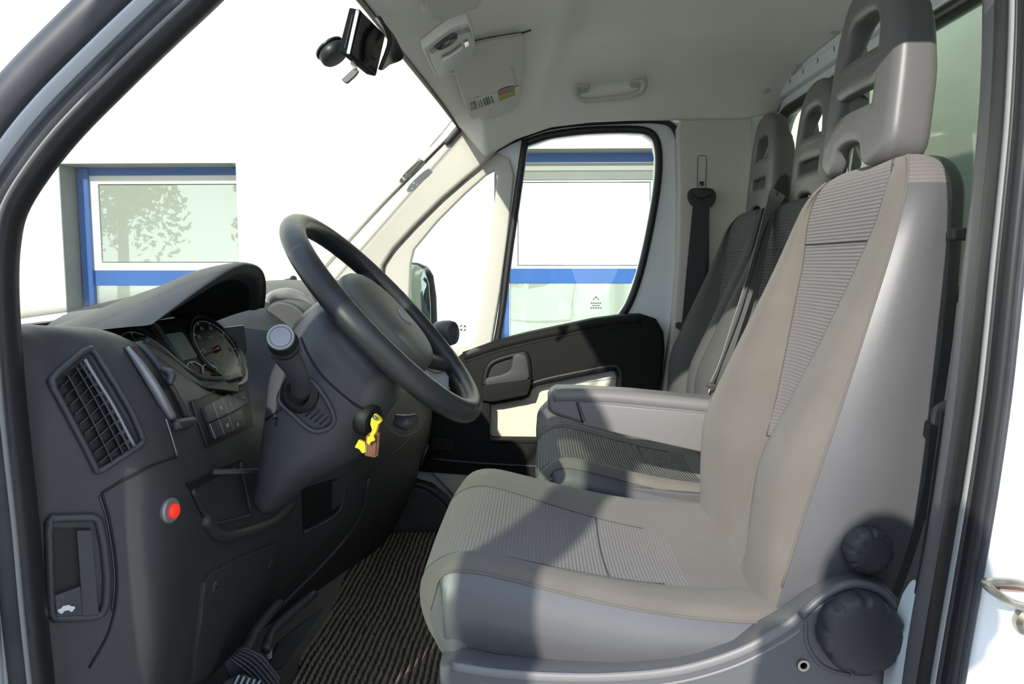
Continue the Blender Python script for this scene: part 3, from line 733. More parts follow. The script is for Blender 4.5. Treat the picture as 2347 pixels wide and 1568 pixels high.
# rear quarter closing panel near side
qn = box('wall_left_rear', (0.70, 0.845, 0.70), (0.16, 0.02, 1.46), M_PAINT2, None, 0.004); qn.name = 'wall_corner'
tag(qn, 'white inner quarter panel behind the driver seat', kind='structure')
# striker loop
ST = thing('door_striker', 'worn steel striker loop on the white pillar, right edge', 'striker', A(2330, 1362, YN-0.03))
tube('loop', [A(2370, 1345, YN-0.03), A(2320, 1335, YN-0.06), A(2268, 1334, YN-0.075), A(2262, 1342, YN-0.08), A(2300, 1372, YN-0.07), A(2335, 1388, YN-0.05), A(2380, 1395, YN-0.03)], 0.0042, M_STEEL, ST, seg=10)
tube('inner_loop', [A(2375, 1352, YN-0.025), A(2300, 1344, YN-0.055), A(2285, 1346, YN-0.06)], 0.0028, M_RUST, ST, seg=8)
lathe('bolt', A(2350, 1420, YN-0.015), (0, -1, 0), [(0.014, 0), (0.014, 0.008), (0.010, 0.012), (0.0, 0.012)], M_STEEL, ST)
# coat hook and belt guide by the pillar
hk = thing('coat_hook', 'small white hook on the pillar beside the green bulkhead glass', 'hook', A(2283, 95, 0.90))
lathe('disc', A(2284, 95, 0.905), (0.25, -1, 0), [(0.014, 0), (0.016, 0.004), (0.012, 0.010), (0.0, 0.012)], M_PAINT, hk)

# body in front of and under the driver door opening
fb_ = box('trim_15', (-0.91, 0.72, 0.18), (0.68, 0.16, 1.14), M_PAINT, None, 0.03)
tag(fb_, 'white front wing of the van ahead of the driver door', kind='structure')
sb_ = box('trim_16', (0.10, 0.785, -0.22), (1.34, 0.07, 0.42), M_PAINT, None, 0.02)
tag(sb_, 'white door sill under the driver door opening', kind='structure')
fw_ = box('wall_front', (-1.02, 1.74, 0.30), (0.03, 1.90, 0.86), M_CARPET, None, 0)
tag(fw_, 'dark firewall under the windscreen behind the dashboard', kind='structure')
ap_ = slab('trim_17', [V((a, 0.64, Z(b))) for a, b in ((-0.552, -0.12), (-0.552, 0.0), (-0.62, 0.03), (-0.80, 0.0), (-0.80, -0.12))], V((0, 0.07, 0)), M_PAINT, None, 0.01)  # unseen block, added and shaped to keep stray sun off the column shroud
tag(ap_, 'unseen white block added by the near windscreen pillar to stop a sun streak', kind='structure')
# top of the driver door opening, above the frame
TOPX = [(-0.275, 0.330), (-0.20, 0.392), (-0.12, 0.432), (-0.02, 0.470), (0.12, 0.495), (0.28, 0.505), (0.40, 0.504), (0.458, 0.480), (0.480, 0.41), (0.487, 0.30)]
tube('seal_top', [V((a, YN, Z(b))) for a, b in TOPX], 0.018, M_RUB, ns, seg=10)
rr_ = plate('trim_18', [sp2([(a, Z(b+0.012)) for a, b in TOPX], 3, False)+[(0.52, Z(0.30)), (0.80, Z(0.30)), (0.80, Z(0.61)), (-0.20, Z(0.61)), (-0.34, Z(0.50)), (-0.40, Z(0.36)), (-0.34, Z(0.29))]], (0, YN+0.005, 0), (1, 0, 0), (0, 0, 1), M_PAINT, None, 0.03, 0.006)
tag(rr_, 'white roof side rail over the driver door opening', kind='structure')
# ================================================================== dashboard
DB = thing('dashboard', 'black moulded plastic dashboard with air vents below the windscreen', 'dashboard', (-0.6, 1.7, 0.0))
ST_ = [  # (Y, pixel points from the windscreen side over the top lip down to the knee edge)
 (0.825, [(-300, 740), (-100, 744), (12, 752), (30, 790), (48, 880), (56, 1000), (66, 1200), (76, 1400), (84, 1568), (92, 1720)]),
 (0.85, [(-250, 740), (-40, 744), (45, 752), (82, 790), (104, 880), (112, 1000), (116, 1200), (118, 1400), (122, 1568), (126, 1720)]),
 (0.88, [(-200, 742), (10, 745), (105, 752), (140, 800), (180, 890), (218, 1005), (232, 1200), (236, 1400), (236, 1568), (228, 1720)]),
 (0.92, [(-150, 745), (70, 747), (172, 754), (222, 795), (280, 890), (325, 1005), (352, 1200), (356, 1400), (350, 1568), (332, 1720)]),
 (0.98, [(-80, 745), (150, 750), (255, 762), (305, 805), (368, 892), (402, 1000), (420, 1150), (418, 1300), (408, 1450), (380, 1660)]),
 (1.10, [(0, 750), (215, 772), (325, 800), (392, 842), (442, 918), (466, 1005), (474, 1130), (474, 1260), (464, 1400), (428, 1600)]),
 (1.26, [(60, 765), (270, 808), (392, 858), (474, 888), (530, 932), (552, 1000), (562, 1110), (568, 1230), (552, 1370), (490, 1545)]),
 (1.43, [(190, 765), (370, 806), (466, 858), (548, 892), (612, 932), (660, 1000), (690, 1090), (680, 1200), (630, 1330), (540, 1490)]),
 (1.58, [(430, 690), (540, 700), (610, 740), (680, 800), (770, 880), (826, 980), (832, 1085), (805, 1180), (730, 1290), (620, 1430)]),
 (1.85, [(560, 652), (655, 654), (742, 692), (826, 750), (892, 835), (930, 930), (934, 1010), (915, 1100), (856, 1200), (770, 1325)]),
 (2.15, [(650, 642), (735, 652), (800, 684), (876, 735), (938, 820), (970, 910), (972, 990), (950, 1080), (908, 1170), (850, 1270)]),
 (2.40, [(712, 655), (775, 662), (838, 692), (902, 735), (958, 812), (988, 900), (985, 985), (962, 1070), (932, 1150), (888, 1240)]),
 (2.53, [(735, 665), (790, 672), (838, 695), (885, 735), (925, 800), (948, 880), (946, 960), (935, 1040), (912, 1110), (884, 1190)])]
rows = []
for Y, pp in ST_:
    r = apx(pp, Y); t3 = V((-0.98, Y, r[0].z-0.03)); rows.append([t3]+r)
body = gridmesh('dash_body', grid_pts(rows, 6, 5), M_BLACK2, DB)
SD = Surf(body)
# joints between mouldings
line('joint', SD, [(233, 1130), (262, 1112), (300, 1090), (350, 1066), (402, 1048)], 0.0014, M_DEEP, DB)
line('joint', SD, [(233, 1130), (250, 1190), (264, 1270), (268, 1340), (262, 1400), (244, 1460), (205, 1530)], 0.0014, M_DEEP, DB)
line('joint_edge', SD, [(228, 1136), (245, 1195), (258, 1275), (262, 1340), (256, 1400)], 0.0012, M_RUBG, DB, 0.0016)
line('joint_edge', SD, [(377, 960), (390, 1000), (403, 1045)], 0.0012, M_SILVER, DB, 0.0016)
line('seam', SD, [(838, 1096), (880, 1058), (930, 1012), (988, 955)], 0.0016, M_DEEP, DB)
def seglin(pts, k=5, closed=True):
    q = [V((p[0], p[1])) for p in pts]; out = []; N = len(q)
    for i in range(N if closed else N-1):
        for t in range(k): c = q[i].lerp(q[(i+1) % N], t/k); out.append((c.x, c.y))
    return out
def framebead(name, pts, r, m, parent, lift, seg=8):
    return tube(name, [SD(x, y, lift) for x, y in seglin(pts)], r, m, parent, True, seg=seg, smoothpath=False)
# ---- left air vent
vf = framebead('vent_frame', [(112, 874), (126, 858), (186, 810), (206, 802), (218, 814), (262, 884), (300, 950), (326, 1010), (318, 1020), (236, 1074), (222, 1080), (196, 1026), (160, 960)], 0.0042, M_BLACK, DB, 0.003)
vbk = qpatch('vent_cavity', SD, [(124, 876), (202, 816), (318, 1010), (228, 1070)], M_DEEP, vf, 0.0012, -0.003)
def vq(u, v):            # vent co-ordinates -> pixel
    a = V((124, 878)).lerp(V((202, 818)), u); b = V((228, 1070)).lerp(V((318, 1010)), u)
    p = a.lerp(b, v); bow = math.sin(PI*v)*(-5); return p.x-bow*0.6, p.y+bow*0.5
for k in range(9):
    v_ = 0.06+k*0.11
    P = [vq(u/6*0.82, v_-0.03*(u/6)) for u in range(7)]
    strap('slat', [SD(x, y, 0.005) for x, y in P], 0.009, 0.0012, M_RUB, vf, wdir=SD.n(*P[3]), n=1)
for u in (0.25, 0.52):
    P = [vq(u, v/8) for v in range(9)]
    strap('slat', [SD(x, y, 0.0075) for x, y in P], 0.008, 0.0014, M_RUB, vf, wdir=SD.n(*P[4]), n=1)
P = [vq(0.80, v/8) for v in range(9)]
tube('vent_bar', [SD(x, y, 0.009) for x, y in P], 0.0022, M_SILVER, vf, seg=8, n=2)
P0 = [vq(0.72, v/8) for v in range(9)]
strap('vent_louvre', [SD(x, y, 0.007) for x, y in P0], 0.008, 0.002, M_RUBG, vf, wdir=(0.3, -1, 0), n=2)
for k in range(9):
    a = vq(0.66, 0.06+k*0.11); b = vq(0.78, 0.05+k*0.11)
    strap('louvre_rib', [SD(a[0], a[1], 0.0085), SD(b[0], b[1], 0.0085)], 0.004, 0.001, M_BLACK, vf, wdir=(0, 0, 1), n=1)
# silver slotted trim with slider beside the binnacle
qpatch('slot_recess', SD, [(282, 798), (318, 794), (420, 950), (392, 962)], M_DEEP, DB, 0.001, -0.003)
sb = tube('silver_bar', [SD(286, 802, 0.004), SD(312, 842, 0.006), (SD(338, 884, 0.007)), SD(364, 924, 0.006), SD(388, 958, 0.004)], [0.003, 0.0055, 0.0065, 0.0065, 0.0055], M_SILVER, DB, seg=10, n=5)
tube('slot_edge', [SD(322, 798, 0.003), SD(352, 836, 0.004), SD(382, 882, 0.004), (SD(408, 928, 0.004)), SD(420, 956, 0.003)], 0.0045, M_BLACK, DB, seg=8)
tube('slider_tab', [SD(362, 852, 0.006), SD(372, 870, 0.013), SD(378, 886, 0.006)], [0.004, 0.007, 0.004], M_RUBG, DB, seg=8)
tw = tube('thumb_wheel', [SD(392, 976, 0.004), SD(412, 972, 0.007), SD(434, 968, 0.004)], 0.0072, M_BLACK, DB, seg=14)
for k in range(6): tube('wheel_rib', [SD(396+k*6.5, 968-k*1.2, 0.010), SD(398+k*6.5, 984-k*1.2, 0.010)], 0.0009, M_SILVER if k in (0, 5) else M_RUBG, tw, seg=5, n=2)
# ---- switch panel
qpatch('switch_panel', SD, [(434, 922), (566, 872), (578, 978), (470, 1028)], M_DEEP, DB, 0.0025, -0.004)
line('panel_edge', SD, [(434, 922), (500, 896), (566, 872)], 0.0012, M_BLACK, DB, 0.003)
line('panel_edge', SD, [(434, 922), (450, 968), (470, 1024)], 0.0012, M_RUBG, DB, 0.003)
def swq(u, v):
    a = V((456, 936)).lerp(V((556, 894)), u); b = V((484, 1006)).lerp(V((578, 966)), u); p = a.lerp(b, v); return (p.x, p.y)
for (u0, u1, v0, v1) in ((0, .215, 0, .47), (.225, .445, 0, .47), (.455, .725, 0, .47), (.735, .98, .12, .47), (0, .215, .53, 1), (.225, .445, .53, 1), (.455, .76, .53, 1)):
    qpatch('button', SD, [swq(u0, v0), swq(u1, v0), swq(u1, v1), swq(u0, v1)], M_BLACK, DB, 0.0065, 0.0, 3, 3)
for u in (0.22, 0.45, 0.73):
    line('button_gap', SD, [swq(u, 0), swq(u, 0.47)], 0.0008, M_GREYP, DB, 0.0062)
for u in (0, 0.22, 0.45):
    line('button_gap', SD, [swq(u, 0.53), swq(u, 1)], 0.0008, M_GREYP, DB, 0.0062)
def icon_lamp(c):
    x, y, z = frame3(SD.n(*c)); o = SD(c[0], c[1], 0.0072)
    tube('icon', [o+x*(0.0022*math.cos(a))+y*(0.0024*math.sin(a)) for a in [k*PI/4 for k in range(8)]], 0.0009, M_GREYP, DB, closed=True, seg=5, n=2)
    for k, dy in enumerate((0.002, -0.0005, -0.0028)):
        box('icon', o-x*0.0042+y*dy, (0.0018, 0.0018, 0.0012), M_WHITE if k == 1 else M_GREYP, DB, 0)
icon_lamp(swq(0.35, 0.24)); icon_lamp(swq(0.36, 0.77))
for c, shp in (((519, 933), 3), ((535, 974), 4)):
    x, y, z = frame3(SD.n(*c)); o = SD(c[0], c[1], 0.0072)
    slab('icon', [o+x*(0.0024*math.cos(PI/2+2*PI*k/shp))+y*(0.0034*math.sin(PI/2+2*PI*k/shp)) for k in range(shp)], z*0.0004, M_WHITE, DB)
c = swq(0.88, 0.30); x, y, z = frame3(SD.n(*c)); o = SD(c[0], c[1], 0.0072)
box('icon', o, (0.006, 0.009, 0.0035), M_GREYP, DB, 0)
# ---- bonnet release
rim = framebead('release_frame', [(110, 1200), (116, 1187), (212, 1184), (226, 1192), (238, 1250), (245, 1320), (243, 1380), (234, 1404), (218, 1412), (126, 1416), (116, 1404), (112, 1300)], 0.0050, M_BLACK, DB, 0.002)
qpatch('release_cavity', SD, [(114, 1210), (206, 1210), (228, 1402), (128, 1406)], M_DEEP, rim, 0.0012, -0.003)
qpatch('release_lever', SD, [(176, 1212), (208, 1212), (224, 1402), (190, 1406)], M_BLACK, rim, 0.008, -0.003)
qpatch('release_paddle', SD, [(124, 1362), (184, 1340), (190, 1406), (128, 1408)], M_RUBG, rim, 0.006, -0.003)
# little car symbol
c = (152, 1390); x, y, z = frame3(SD.n(*c)); o = SD(c[0], c[1], 0.0066)
def P2(a, b): return o+x*a+y*b
slab('car_symbol', [P2(-.0085, -.0022), (P2(-.0085, .001)), P2(-.0055, .0015), P2(-.003, .004), P2(.003, .004), P2(.0055, .0015), P2(.0085, .001), P2(.0085, -.0022)], z*0.0006, M_WHITE, DB)
for s_ in (-1, 1): lathe('car_symbol', P2(s_*.005, -.0025), z, [(0.0021, 0), (0.0021, 0.0009), (0, 0.0009)], M_WHITE, DB, seg=12)
# ---- red lamp
n_ = SD.n(388, 1170); o = SD(388, 1170, 0)
lb_ = lathe('lamp_bezel', o, n_, [(0.016, -0.004), (0.016, 0.003), (0.0135, 0.005), (0.009, 0.004), (0.0, 0.004)], M_SILVER, DB)
lathe('lamp_lens', SD(391, 1171, 0.003), n_, [(0.0092, 0), (0.0092, 0.004), (0.006, 0.006), (0, 0.0065)], M_RED, lb_, seg=20)
# ---- open tray under the switches
qpatch('tray_back', SD, [(436, 1125), (546, 1062), (572, 1180), (480, 1196)], M_BLACK, DB, 0.0015, -0.004)
line('tray_rim', SD, [(436, 1125), (458, 1170), (482, 1198), (530, 1192), (572, 1180)], 0.0034, M_BLACK, DB, 0.003)
line('tray_rim', SD, [(546, 1062), (560, 1120), (572, 1180)], 0.003, M_RUBG, DB, 0.003)
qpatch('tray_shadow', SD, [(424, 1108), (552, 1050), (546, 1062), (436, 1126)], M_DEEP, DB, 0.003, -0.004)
line('tray_lip', SD, [(462, 1190), (500, 1228), (560, 1220), (620, 1196), (662, 1160)], 0.010, M_BLACK2, DB, 0.002)
# ---- cubby on the far side of the column
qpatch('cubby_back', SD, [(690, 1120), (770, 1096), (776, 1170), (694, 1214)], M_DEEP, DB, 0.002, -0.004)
qpatch('cubby_wall', SD, [(758, 1104), (780, 1098), (778, 1150), (756, 1166)], M_RUBG, DB, 0.008, -0.004)
line('cubby_rim', SD, [(694, 1218), (740, 1196), (776, 1168), (786, 1120), (778, 1096)], 0.004, M_BLACK2, DB, 0.003)
# ---- fuse cover with two screws
FCp = [(461, 1336), (470, 1318), (520, 1290), (580, 1262), (626, 1244), (628, 1262), (618, 1310), (606, 1350), (586, 1400), (560, 1450), (520, 1500), (470, 1548), (436, 1566), (440, 1500), (452, 1420)]
fc = patch('fuse_cover', SD, FCp, M_BLACK, DB, 0.006, -0.004)
for sx_, sy_ in ((481, 1345), (611, 1289)):
    n_ = SD.n(sx_, sy_)
    s_ = lathe('screw', SD(sx_, sy_, 0.006), n_, [(0.0085, 0), (0.0085, 0.001), (0.005, 0.0035), (0, 0.004)], M_STEEL, fc, seg=16)
    x, y, z = frame3(n_); box('screw_slot', SD(sx_, sy_, 0.0102), (0.002, 0.007, 0.0016), M_DEEP, s_, 0)
# ---- lower edge of the fascia and centre panel
line('knee_edge', SD, [(842, 1098), (832, 1160), (800, 1220), (740, 1290), (660, 1370), (560, 1470)], 0.005, M_BLACK, DB, 0.002)
gb = line('glovebox_pull', SD, [(978, 1020), (966, 1050), (962, 1075)], 0.0045, M_BLACK, DB, 0.004)
# ---- binnacle hood
def hood_sec(x0, x1, zt, hw, zb, N=17):
    r = []
    for i in range(N):
        u = -1+2*i/(N-1)                                   # near side first
        u = math.copysign(abs(u)**0.9, u)
        k = 1-abs(u)**(1.55 if u < 0 else 2.6)
        r.append(V((x1+(x0-x1)*k-0.012*max(0, -u)**3, 1.255+hw*u, Z(zb+(zt-zb)*k))))
    return r
hood_rows = [hood_sec(-0.500, -0.538, -0.026, 0.180, -0.086),
             hood_sec(-0.484, -0.528, -0.017, 0.188, -0.086),
             hood_sec(-0.476, -0.522, -0.006, 0.196, -0.083),
             hood_sec(-0.474, -0.516, 0.000, 0.203, -0.082),
             hood_sec(-0.490, -0.525, 0.002, 0.206, -0.084),
             hood_sec(-0.545, -0.55, -0.009, 0.208, -0.086),
             hood_sec(-0.600, -0.59, -0.032, 0.208, -0.090),
             hood_sec(-0.655, -0.64, -0.052, 0.206, -0.094),
             hood_sec(-0.72, -0.70, -0.080, 0.200, -0.102),
             hood_sec(-0.80, -0.78, -0.112, 0.195, -0.120)]
HD = loft('binnacle_hood', hood_rows, M_HOOD, DB, nu=5, nv=3)
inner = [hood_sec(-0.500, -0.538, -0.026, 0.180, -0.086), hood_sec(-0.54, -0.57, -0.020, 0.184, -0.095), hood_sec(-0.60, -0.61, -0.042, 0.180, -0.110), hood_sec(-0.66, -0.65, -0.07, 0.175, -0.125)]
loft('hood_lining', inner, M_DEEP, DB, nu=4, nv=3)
# ---- gauges on a raked face
GO = A(420, 818, 1.235); gz = V((0.83, -0.10, 0.52)).normalized(); gx = V((0.10, 1, 0)).normalized(); gx = (gx-gz*gx.dot(gz)).normalized(); gy = gz.cross(gx)
def G(u, v, w=0): return GO+gx*u+gy*v+gz*w
gf = slab('gauge_face', [G(a, b, 0) for a, b in rrect(0.345, 0.145, 0.05, -0.003, -0.002)], gz*-0.012, M_GAUGE, DB, 0.002)
def dial(cu_, cv_, r, a0, a1, nums, name, m=M_GREYP, size=0.012, nsub=6):
    N = 28; pts = [G(cu_+r*math.cos(a0+(a1-a0)*k/N), cv_+r*math.sin(a0+(a1-a0)*k/N), 0.0018) for k in range(N+1)]
    tube(name+'_arc', pts, 0.0010, m, gf, seg=5, smoothpath=False)
    for k, s in enumerate(nums):
        a = a0+(a1-a0)*k/(len(nums)-1)
        if s: text('numeral', s, G(cu_+(r-0.0125)*math.cos(a), cv_+(r-0.0125)*math.sin(a), 0.0016), gx, gy, size, M_GREYP, gf)
        tube('tick', [G(cu_+(r-0.005)*math.cos(a), cv_+(r-0.005)*math.sin(a), 0.0018), G(cu_+r*math.cos(a), cv_+r*math.sin(a), 0.0018)], 0.0008, M_WHITE, gf, seg=5, n=1)
def needle(cu_, cv_, L, a, r=0.0014):
    tube('needle', [G(cu_-0.008*math.cos(a), cv_-0.008*math.sin(a), 0.006), G(cu_+L*math.cos(a), cv_+L*math.sin(a), 0.006)], [r*1.5, r*0.7], M_NEEDLE, gf, seg=6, n=2)
    lathe('needle_hub', G(cu_, cv_, 0.0), gz, [(0.006, 0), (0.006, 0.006), (0.003, 0.008), (0, 0.008)], M_DEEP, gf, seg=14)
D2 = (0.105, 0.0); D1 = (-0.095, 0.0)
for cc in (D1, D2):
    tube('dial_rim', [G(cc[0]+0.063*math.cos(2*PI*k/32), cc[1]+0.066*math.sin(2*PI*k/32), 0.002) for k in range(32)], 0.0028, M_DEEP, gf, closed=True, seg=8, smoothpath=False)
dial(D2[0], D2[1], 0.056, math.radians(215), math.radians(-45), ['10', '20', '30', '40', '60', '70', '80', ''], 'speed', size=0.011)
dial(D1[0], D1[1], 0.056, math.radians(215), math.radians(-45), ['0', '1', '2', '3', '4', '5', '6'], 'rev', size=0.011)
text('numeral', 'km/h', G(D2[0], D2[1]+0.024, 0.0016), gx, gy, 0.007, M_GREYP, gf)
needle(D2[0], D2[1], 0.040, math.radians(186)); needle(D1[0], D1[1], 0.046, math.radians(215))
for cc, aa in (((0.008, -0.038), 1.9), ((0.045, -0.048), 2.4)):
    dial(cc[0], cc[1], 0.026, math.radians(150), math.radians(30), ['', '', ''], 'small_gauge', M_WHITE)
    needle(cc[0], cc[1], 0.018, aa, 0.001)
slab('trip_display', [G(a, b, 0.0005) for a, b in rrect(0.062, 0.05, 0.006, 0.004, 0.018)], gz*0.002, M_DISPLAY, gf, 0.001)
slab('display_pillar', [G(a, b, 0.0005) for a, b in ((-0.040, 0.062), (-0.031, 0.062), (-0.022, -0.055), (-0.030, -0.055))], gz*0.012, M_RUBG, gf, 0.002)
# clear lens over the dials
lens = slab('instrument_lens', [G(a, b, 0.022) for a, b in rrect(0.30, 0.130, 0.05, -0.015, 0.0)], gz*0.002, M_CLEAR, DB)
# U shaped bezel under the dials
tube('bezel', [A(330, 776, 1.10), A(372, 806, 1.13), A(420, 846, 1.18), A(462, 868, 1.23), A(510, 872, 1.28), A(548, 862, 1.33)], 0.007, M_BLACK, DB, seg=8)
slab('bezel_skirt', [A(325, 770, 1.10), A(372, 803, 1.13), A(420, 843, 1.18), A(462, 864, 1.23), A(510, 868, 1.28), A(548, 858, 1.33), A(548, 900, 1.33), A(470, 890, 1.20), A(380, 840, 1.11), A(330, 800, 1.07)], V((-0.03, 0, -0.01)), M_BLACK2, DB, 0.003)
# far side cheek of the binnacle (grey, catches light)
slab('binnacle_cheek', [A(508, 752, 1.44), A(560, 746, 1.46), A(566, 800, 1.46), (A(552, 840, 1.45)), A(528, 800, 1.44)], V((-0.01, 0.02, 0)), M_CHEEK, DB, 0.002)
# ---- passenger side top: silver arc, vent, pad
tube('silver_arc', [A(608, 694, 1.65), A(626, 680, 1.68), A(656, 674, 1.70), A(686, 684, 1.72), A(708, 704, 1.73), A(728, 736, 1.74)], [0.008, 0.010, 0.011, 0.011, 0.010, 0.008], M_LAMPS, DB, seg=12, n=5, flat=(1, 1.3))
slab('pod', apx(sp2([(596, 800), (598, 744), (608, 708), (632, 690), (662, 692), (692, 710), (712, 744), (722, 800)], 3), 1.62), V((0, 0.10, 0)), M_BLACK2, DB, 0.016, 4)
vt = slab('top_vent', [A(704, 682, 1.80), A(738, 674, 1.84), A(768, 700, 1.86), A(744, 724, 1.80)], V((0.0, 0, -0.02)), M_DEEP, DB, 0.002)
for k in range(6):
    t = k/5
    a = A(708, 684, 1.80).lerp(A(744, 680, 1.84), t); b = A(736, 722, 1.79).lerp(A(764, 702, 1.85), t)
    strap('slat', [a+V((0, 0, 0.004)), (a+b)/2+V((0.001, 0, 0.007)), b+V((0, 0, 0.004))], 0.008, 0.002, M_RUBG, vt, wdir=(0, 0.4, 1), n=2)
# ================================================================== steering column
WC = A(886, 727, 1.25)                                   # wheel centre
wd = V((0.676, 0, -0.737)).normalized(); wn = V((0.737, 0, 0.676)).normalized(); wy = V((0, 1, 0))
def Wp(d, y, s): return WC+wd*d+wy*y+wn*s                # d along the rim towards the lap, s towards the driver
SCOL = thing('stalk_housing', 'black plastic steering column shroud with stalks behind the wheel', 'steering column', (WC.x-0.15, 1.25, WC.z-0.2))
def colsec(s, dmin, dmax, hw, p=2.6, N=20):
    c_ = (dmin+dmax)/2; h = (dmax-dmin)/2; r = []
    for k in range(N):
        a = 2*PI*k/N; ca, sa = math.cos(a), math.sin(a)
        r.append(Wp(c_+h*(abs(ca)**(2/p))*(1 if ca >= 0 else -1), hw*(abs(sa)**(2/p))*(1 if sa >= 0 else -1), -s))
    return r
secs = [colsec(0.045, -0.05, 0.05, 0.05), colsec(0.05, -0.085, 0.09, 0.09), colsec(0.075, -0.092, 0.108, 0.105), colsec(0.105, -0.090, 0.115, 0.110), colsec(0.112, -0.084, 0.117, 0.112),
        colsec(0.15, -0.073, 0.124, 0.113), colsec(0.185, -0.060, 0.134, 0.112), colsec(0.22, -0.030, 0.128, 0.110), colsec(0.26, 0.002, 0.116, 0.104), colsec(0.30, 0.035, 0.112, 0.092), colsec(0.345, 0.065, 0.11, 0.07)]
shroud = loft('shroud', secs, M_COLUMN, SCOL, nu=4, nv=2, closed_v=True, cap=True)
SS = Surf(shroud)
line('shroud_joint', SS, [(690, 775), (706, 812), (735, 856), (790, 910), (846, 945)], 0.0018, M_DEEP, SCOL)
line('shroud_joint', SS, [(645, 938), (610, 962), (580, 985)], 0.0012, M_DEEP, SCOL)
# oval stalk bay
bay = [(642, 920), (648, 896), (668, 880), (700, 868), (722, 880), (746, 912), (762, 944), (764, 966), (750, 982), (726, 988), (702, 978), (672, 950)]
bo_ = line('stalk_bay', SS, bay, 0.0042, M_COLUMN, SCOL, 0.002, closed=True)
patch('bay_floor', SS, [(646, 918), (652, 898), (672, 884), (700, 873), (720, 886), (742, 915), (758, 946), (759, 964), (748, 977), (726, 982), (706, 973), (676, 946)], M_RUBG, bo_, 0.0012, -0.004, bevel=0)
for k in range(6):
    line('bay_rib', SS, [(690+k*11, 948+k*6), (716+k*9, 924+k*8)], 0.0011, M_RUB, bo_, 0.0022, n=3)
n_ = SS.n(690, 898)
lathe('stalk_boot', SS(686, 902, -0.004), n_, [(0.030, 0), (0.030, 0.006), (0.024, 0.012), (0.020, 0.013), (0.014, 0.006), (0, 0.006)], M_DEEP, bo_, seg=24)
# near stalk
stalk_b = SS(692, 905, 0.004); stalk_t = A(655, 812, 1.045); stalk_k = A(636, 770, 1.015)
sk = tube('stalk', [stalk_b, A(684, 860, 1.085), stalk_t, stalk_t.lerp(stalk_k, 0.3)], [0.013, 0.0145, 0.019, 0.020], M_COLUMN, SCOL, seg=14, n=5, flat=(1.0, 0.8))
ka = (A(631, 752, 0.985)-A(648, 806, 1.045)).normalized(); kax = V((0.16, -0.80, 0.36)).normalized()
kb = A(651, 792, 1.035)
lathe('stalk_knob', kb, kax, [(0.019, -0.012), (0.0205, 0.0), (0.0205, 0.010), (0.0190, 0.0115), (0.0190, 0.030), (0.0185, 0.034), (0.0, 0.034)], M_DEEP, sk)
lathe('knob_ring', kb, kax, [(0.0208, 0.006), (0.0212, 0.008), (0.0208, 0.010)], M_RUBG, sk)
lathe('knob_cap', kb+kax*0.033, kax, [(0.0172, 0), (0.0180, 0.002), (0.0172, 0.004), (0.0145, 0.004), (0.0140, 0.0032), (0.0132, 0.0042), (0, 0.0052)], M_SILVER, sk)
# far stalk knob showing past the wheel
fb = A(1000, 770, 1.50)
fk = tube('stalk', [Wp(0.02, 0.10, -0.07), A(985, 780, 1.47), fb], 0.012, M_COLUMN, SCOL, seg=12)
lathe('stalk_knob', A(1006, 764, 1.50), V((0.85, -0.38, 0.05)), [(0.010, -0.012), (0.022, -0.004), (0.0245, 0.010), (0.0245, 0.024), (0.022, 0.033), (0.019, 0.034), (0.017, 0.030), (0, 0.030)], M_COLUMN, fk)
# ignition barrel and keys
igp = A(858, 966, 1.17); ign = V((0.80, -0.35, -0.2)).normalized()
lathe('ignition_barrel', igp+ign*-0.02, ign, [(0.026, 0), (0.026, 0.014), (0.022, 0.019), (0.014, 0.02), (0.012, 0.014), (0, 0.014)], M_DEEP, SCOL)
tube('cable_loop', [A(878, 968, 1.17), A(900, 990, 1.20), A(925, 1000, 1.24), A(950, 992, 1.28), A(957, 980, 1.30)], 0.0012, M_RUBG, SCOL, seg=6)
tube('under_lever', [A(905, 962, 1.30), A(930, 968, 1.30), A(955, 958, 1.31)], [0.010, 0.014, 0.008], M_COLUMN, SCOL, seg=10)
KY = thing('keys', 'ignition keys with yellow plastic tags and brown leather fob hanging from the steering column', 'keys', A(845, 1045, 1.15))
slab('yellow_key_tag', apx([(850, 960), (858, 948), (870, 958), (874, 966), (866, 974), (862, 990), (852, 1006), (844, 1004), (852, 986), (848, 972)], 1.150), V((0.002, 0.006, 0)), M_YEL, KY, 0.001)
slab('yellow_ribbon', apx([(842, 1002), (856, 998), (860, 1010), (850, 1014), (846, 1022), (840, 1014)], 1.146), V((0, 0.005, 0)), M_YEL, KY, 0.001)
slab('yellow_key_head', apx([(812, 1026), (822, 1008), (836, 1014), (838, 1022), (838, 1038), (830, 1040), (822, 1030)], 1.150), V((0, 0.007, 0)), M_YEL, KY, 0.0012)
slab('leather_fob', apx([(838, 1000), (846, 992), (866, 990), (870, 994), (866, 1046), (858, 1050), (836, 1046), (834, 1040)], 1.154), V((0, 0.008, 0)), M_LEATHER, KY, 0.0018)
tube('fob_stitching', apx([(842, 1002), (864, 998), (861, 1043), (840, 1040)], 1.1525), 0.0006, M_BEIGE, KY, closed=True, seg=5, smoothpath=False)
tube('key_blade', [igp, A(862, 960, 1.15), A(858, 956, 1.14)], 0.003, M_STEEL, KY, seg=6, n=2)
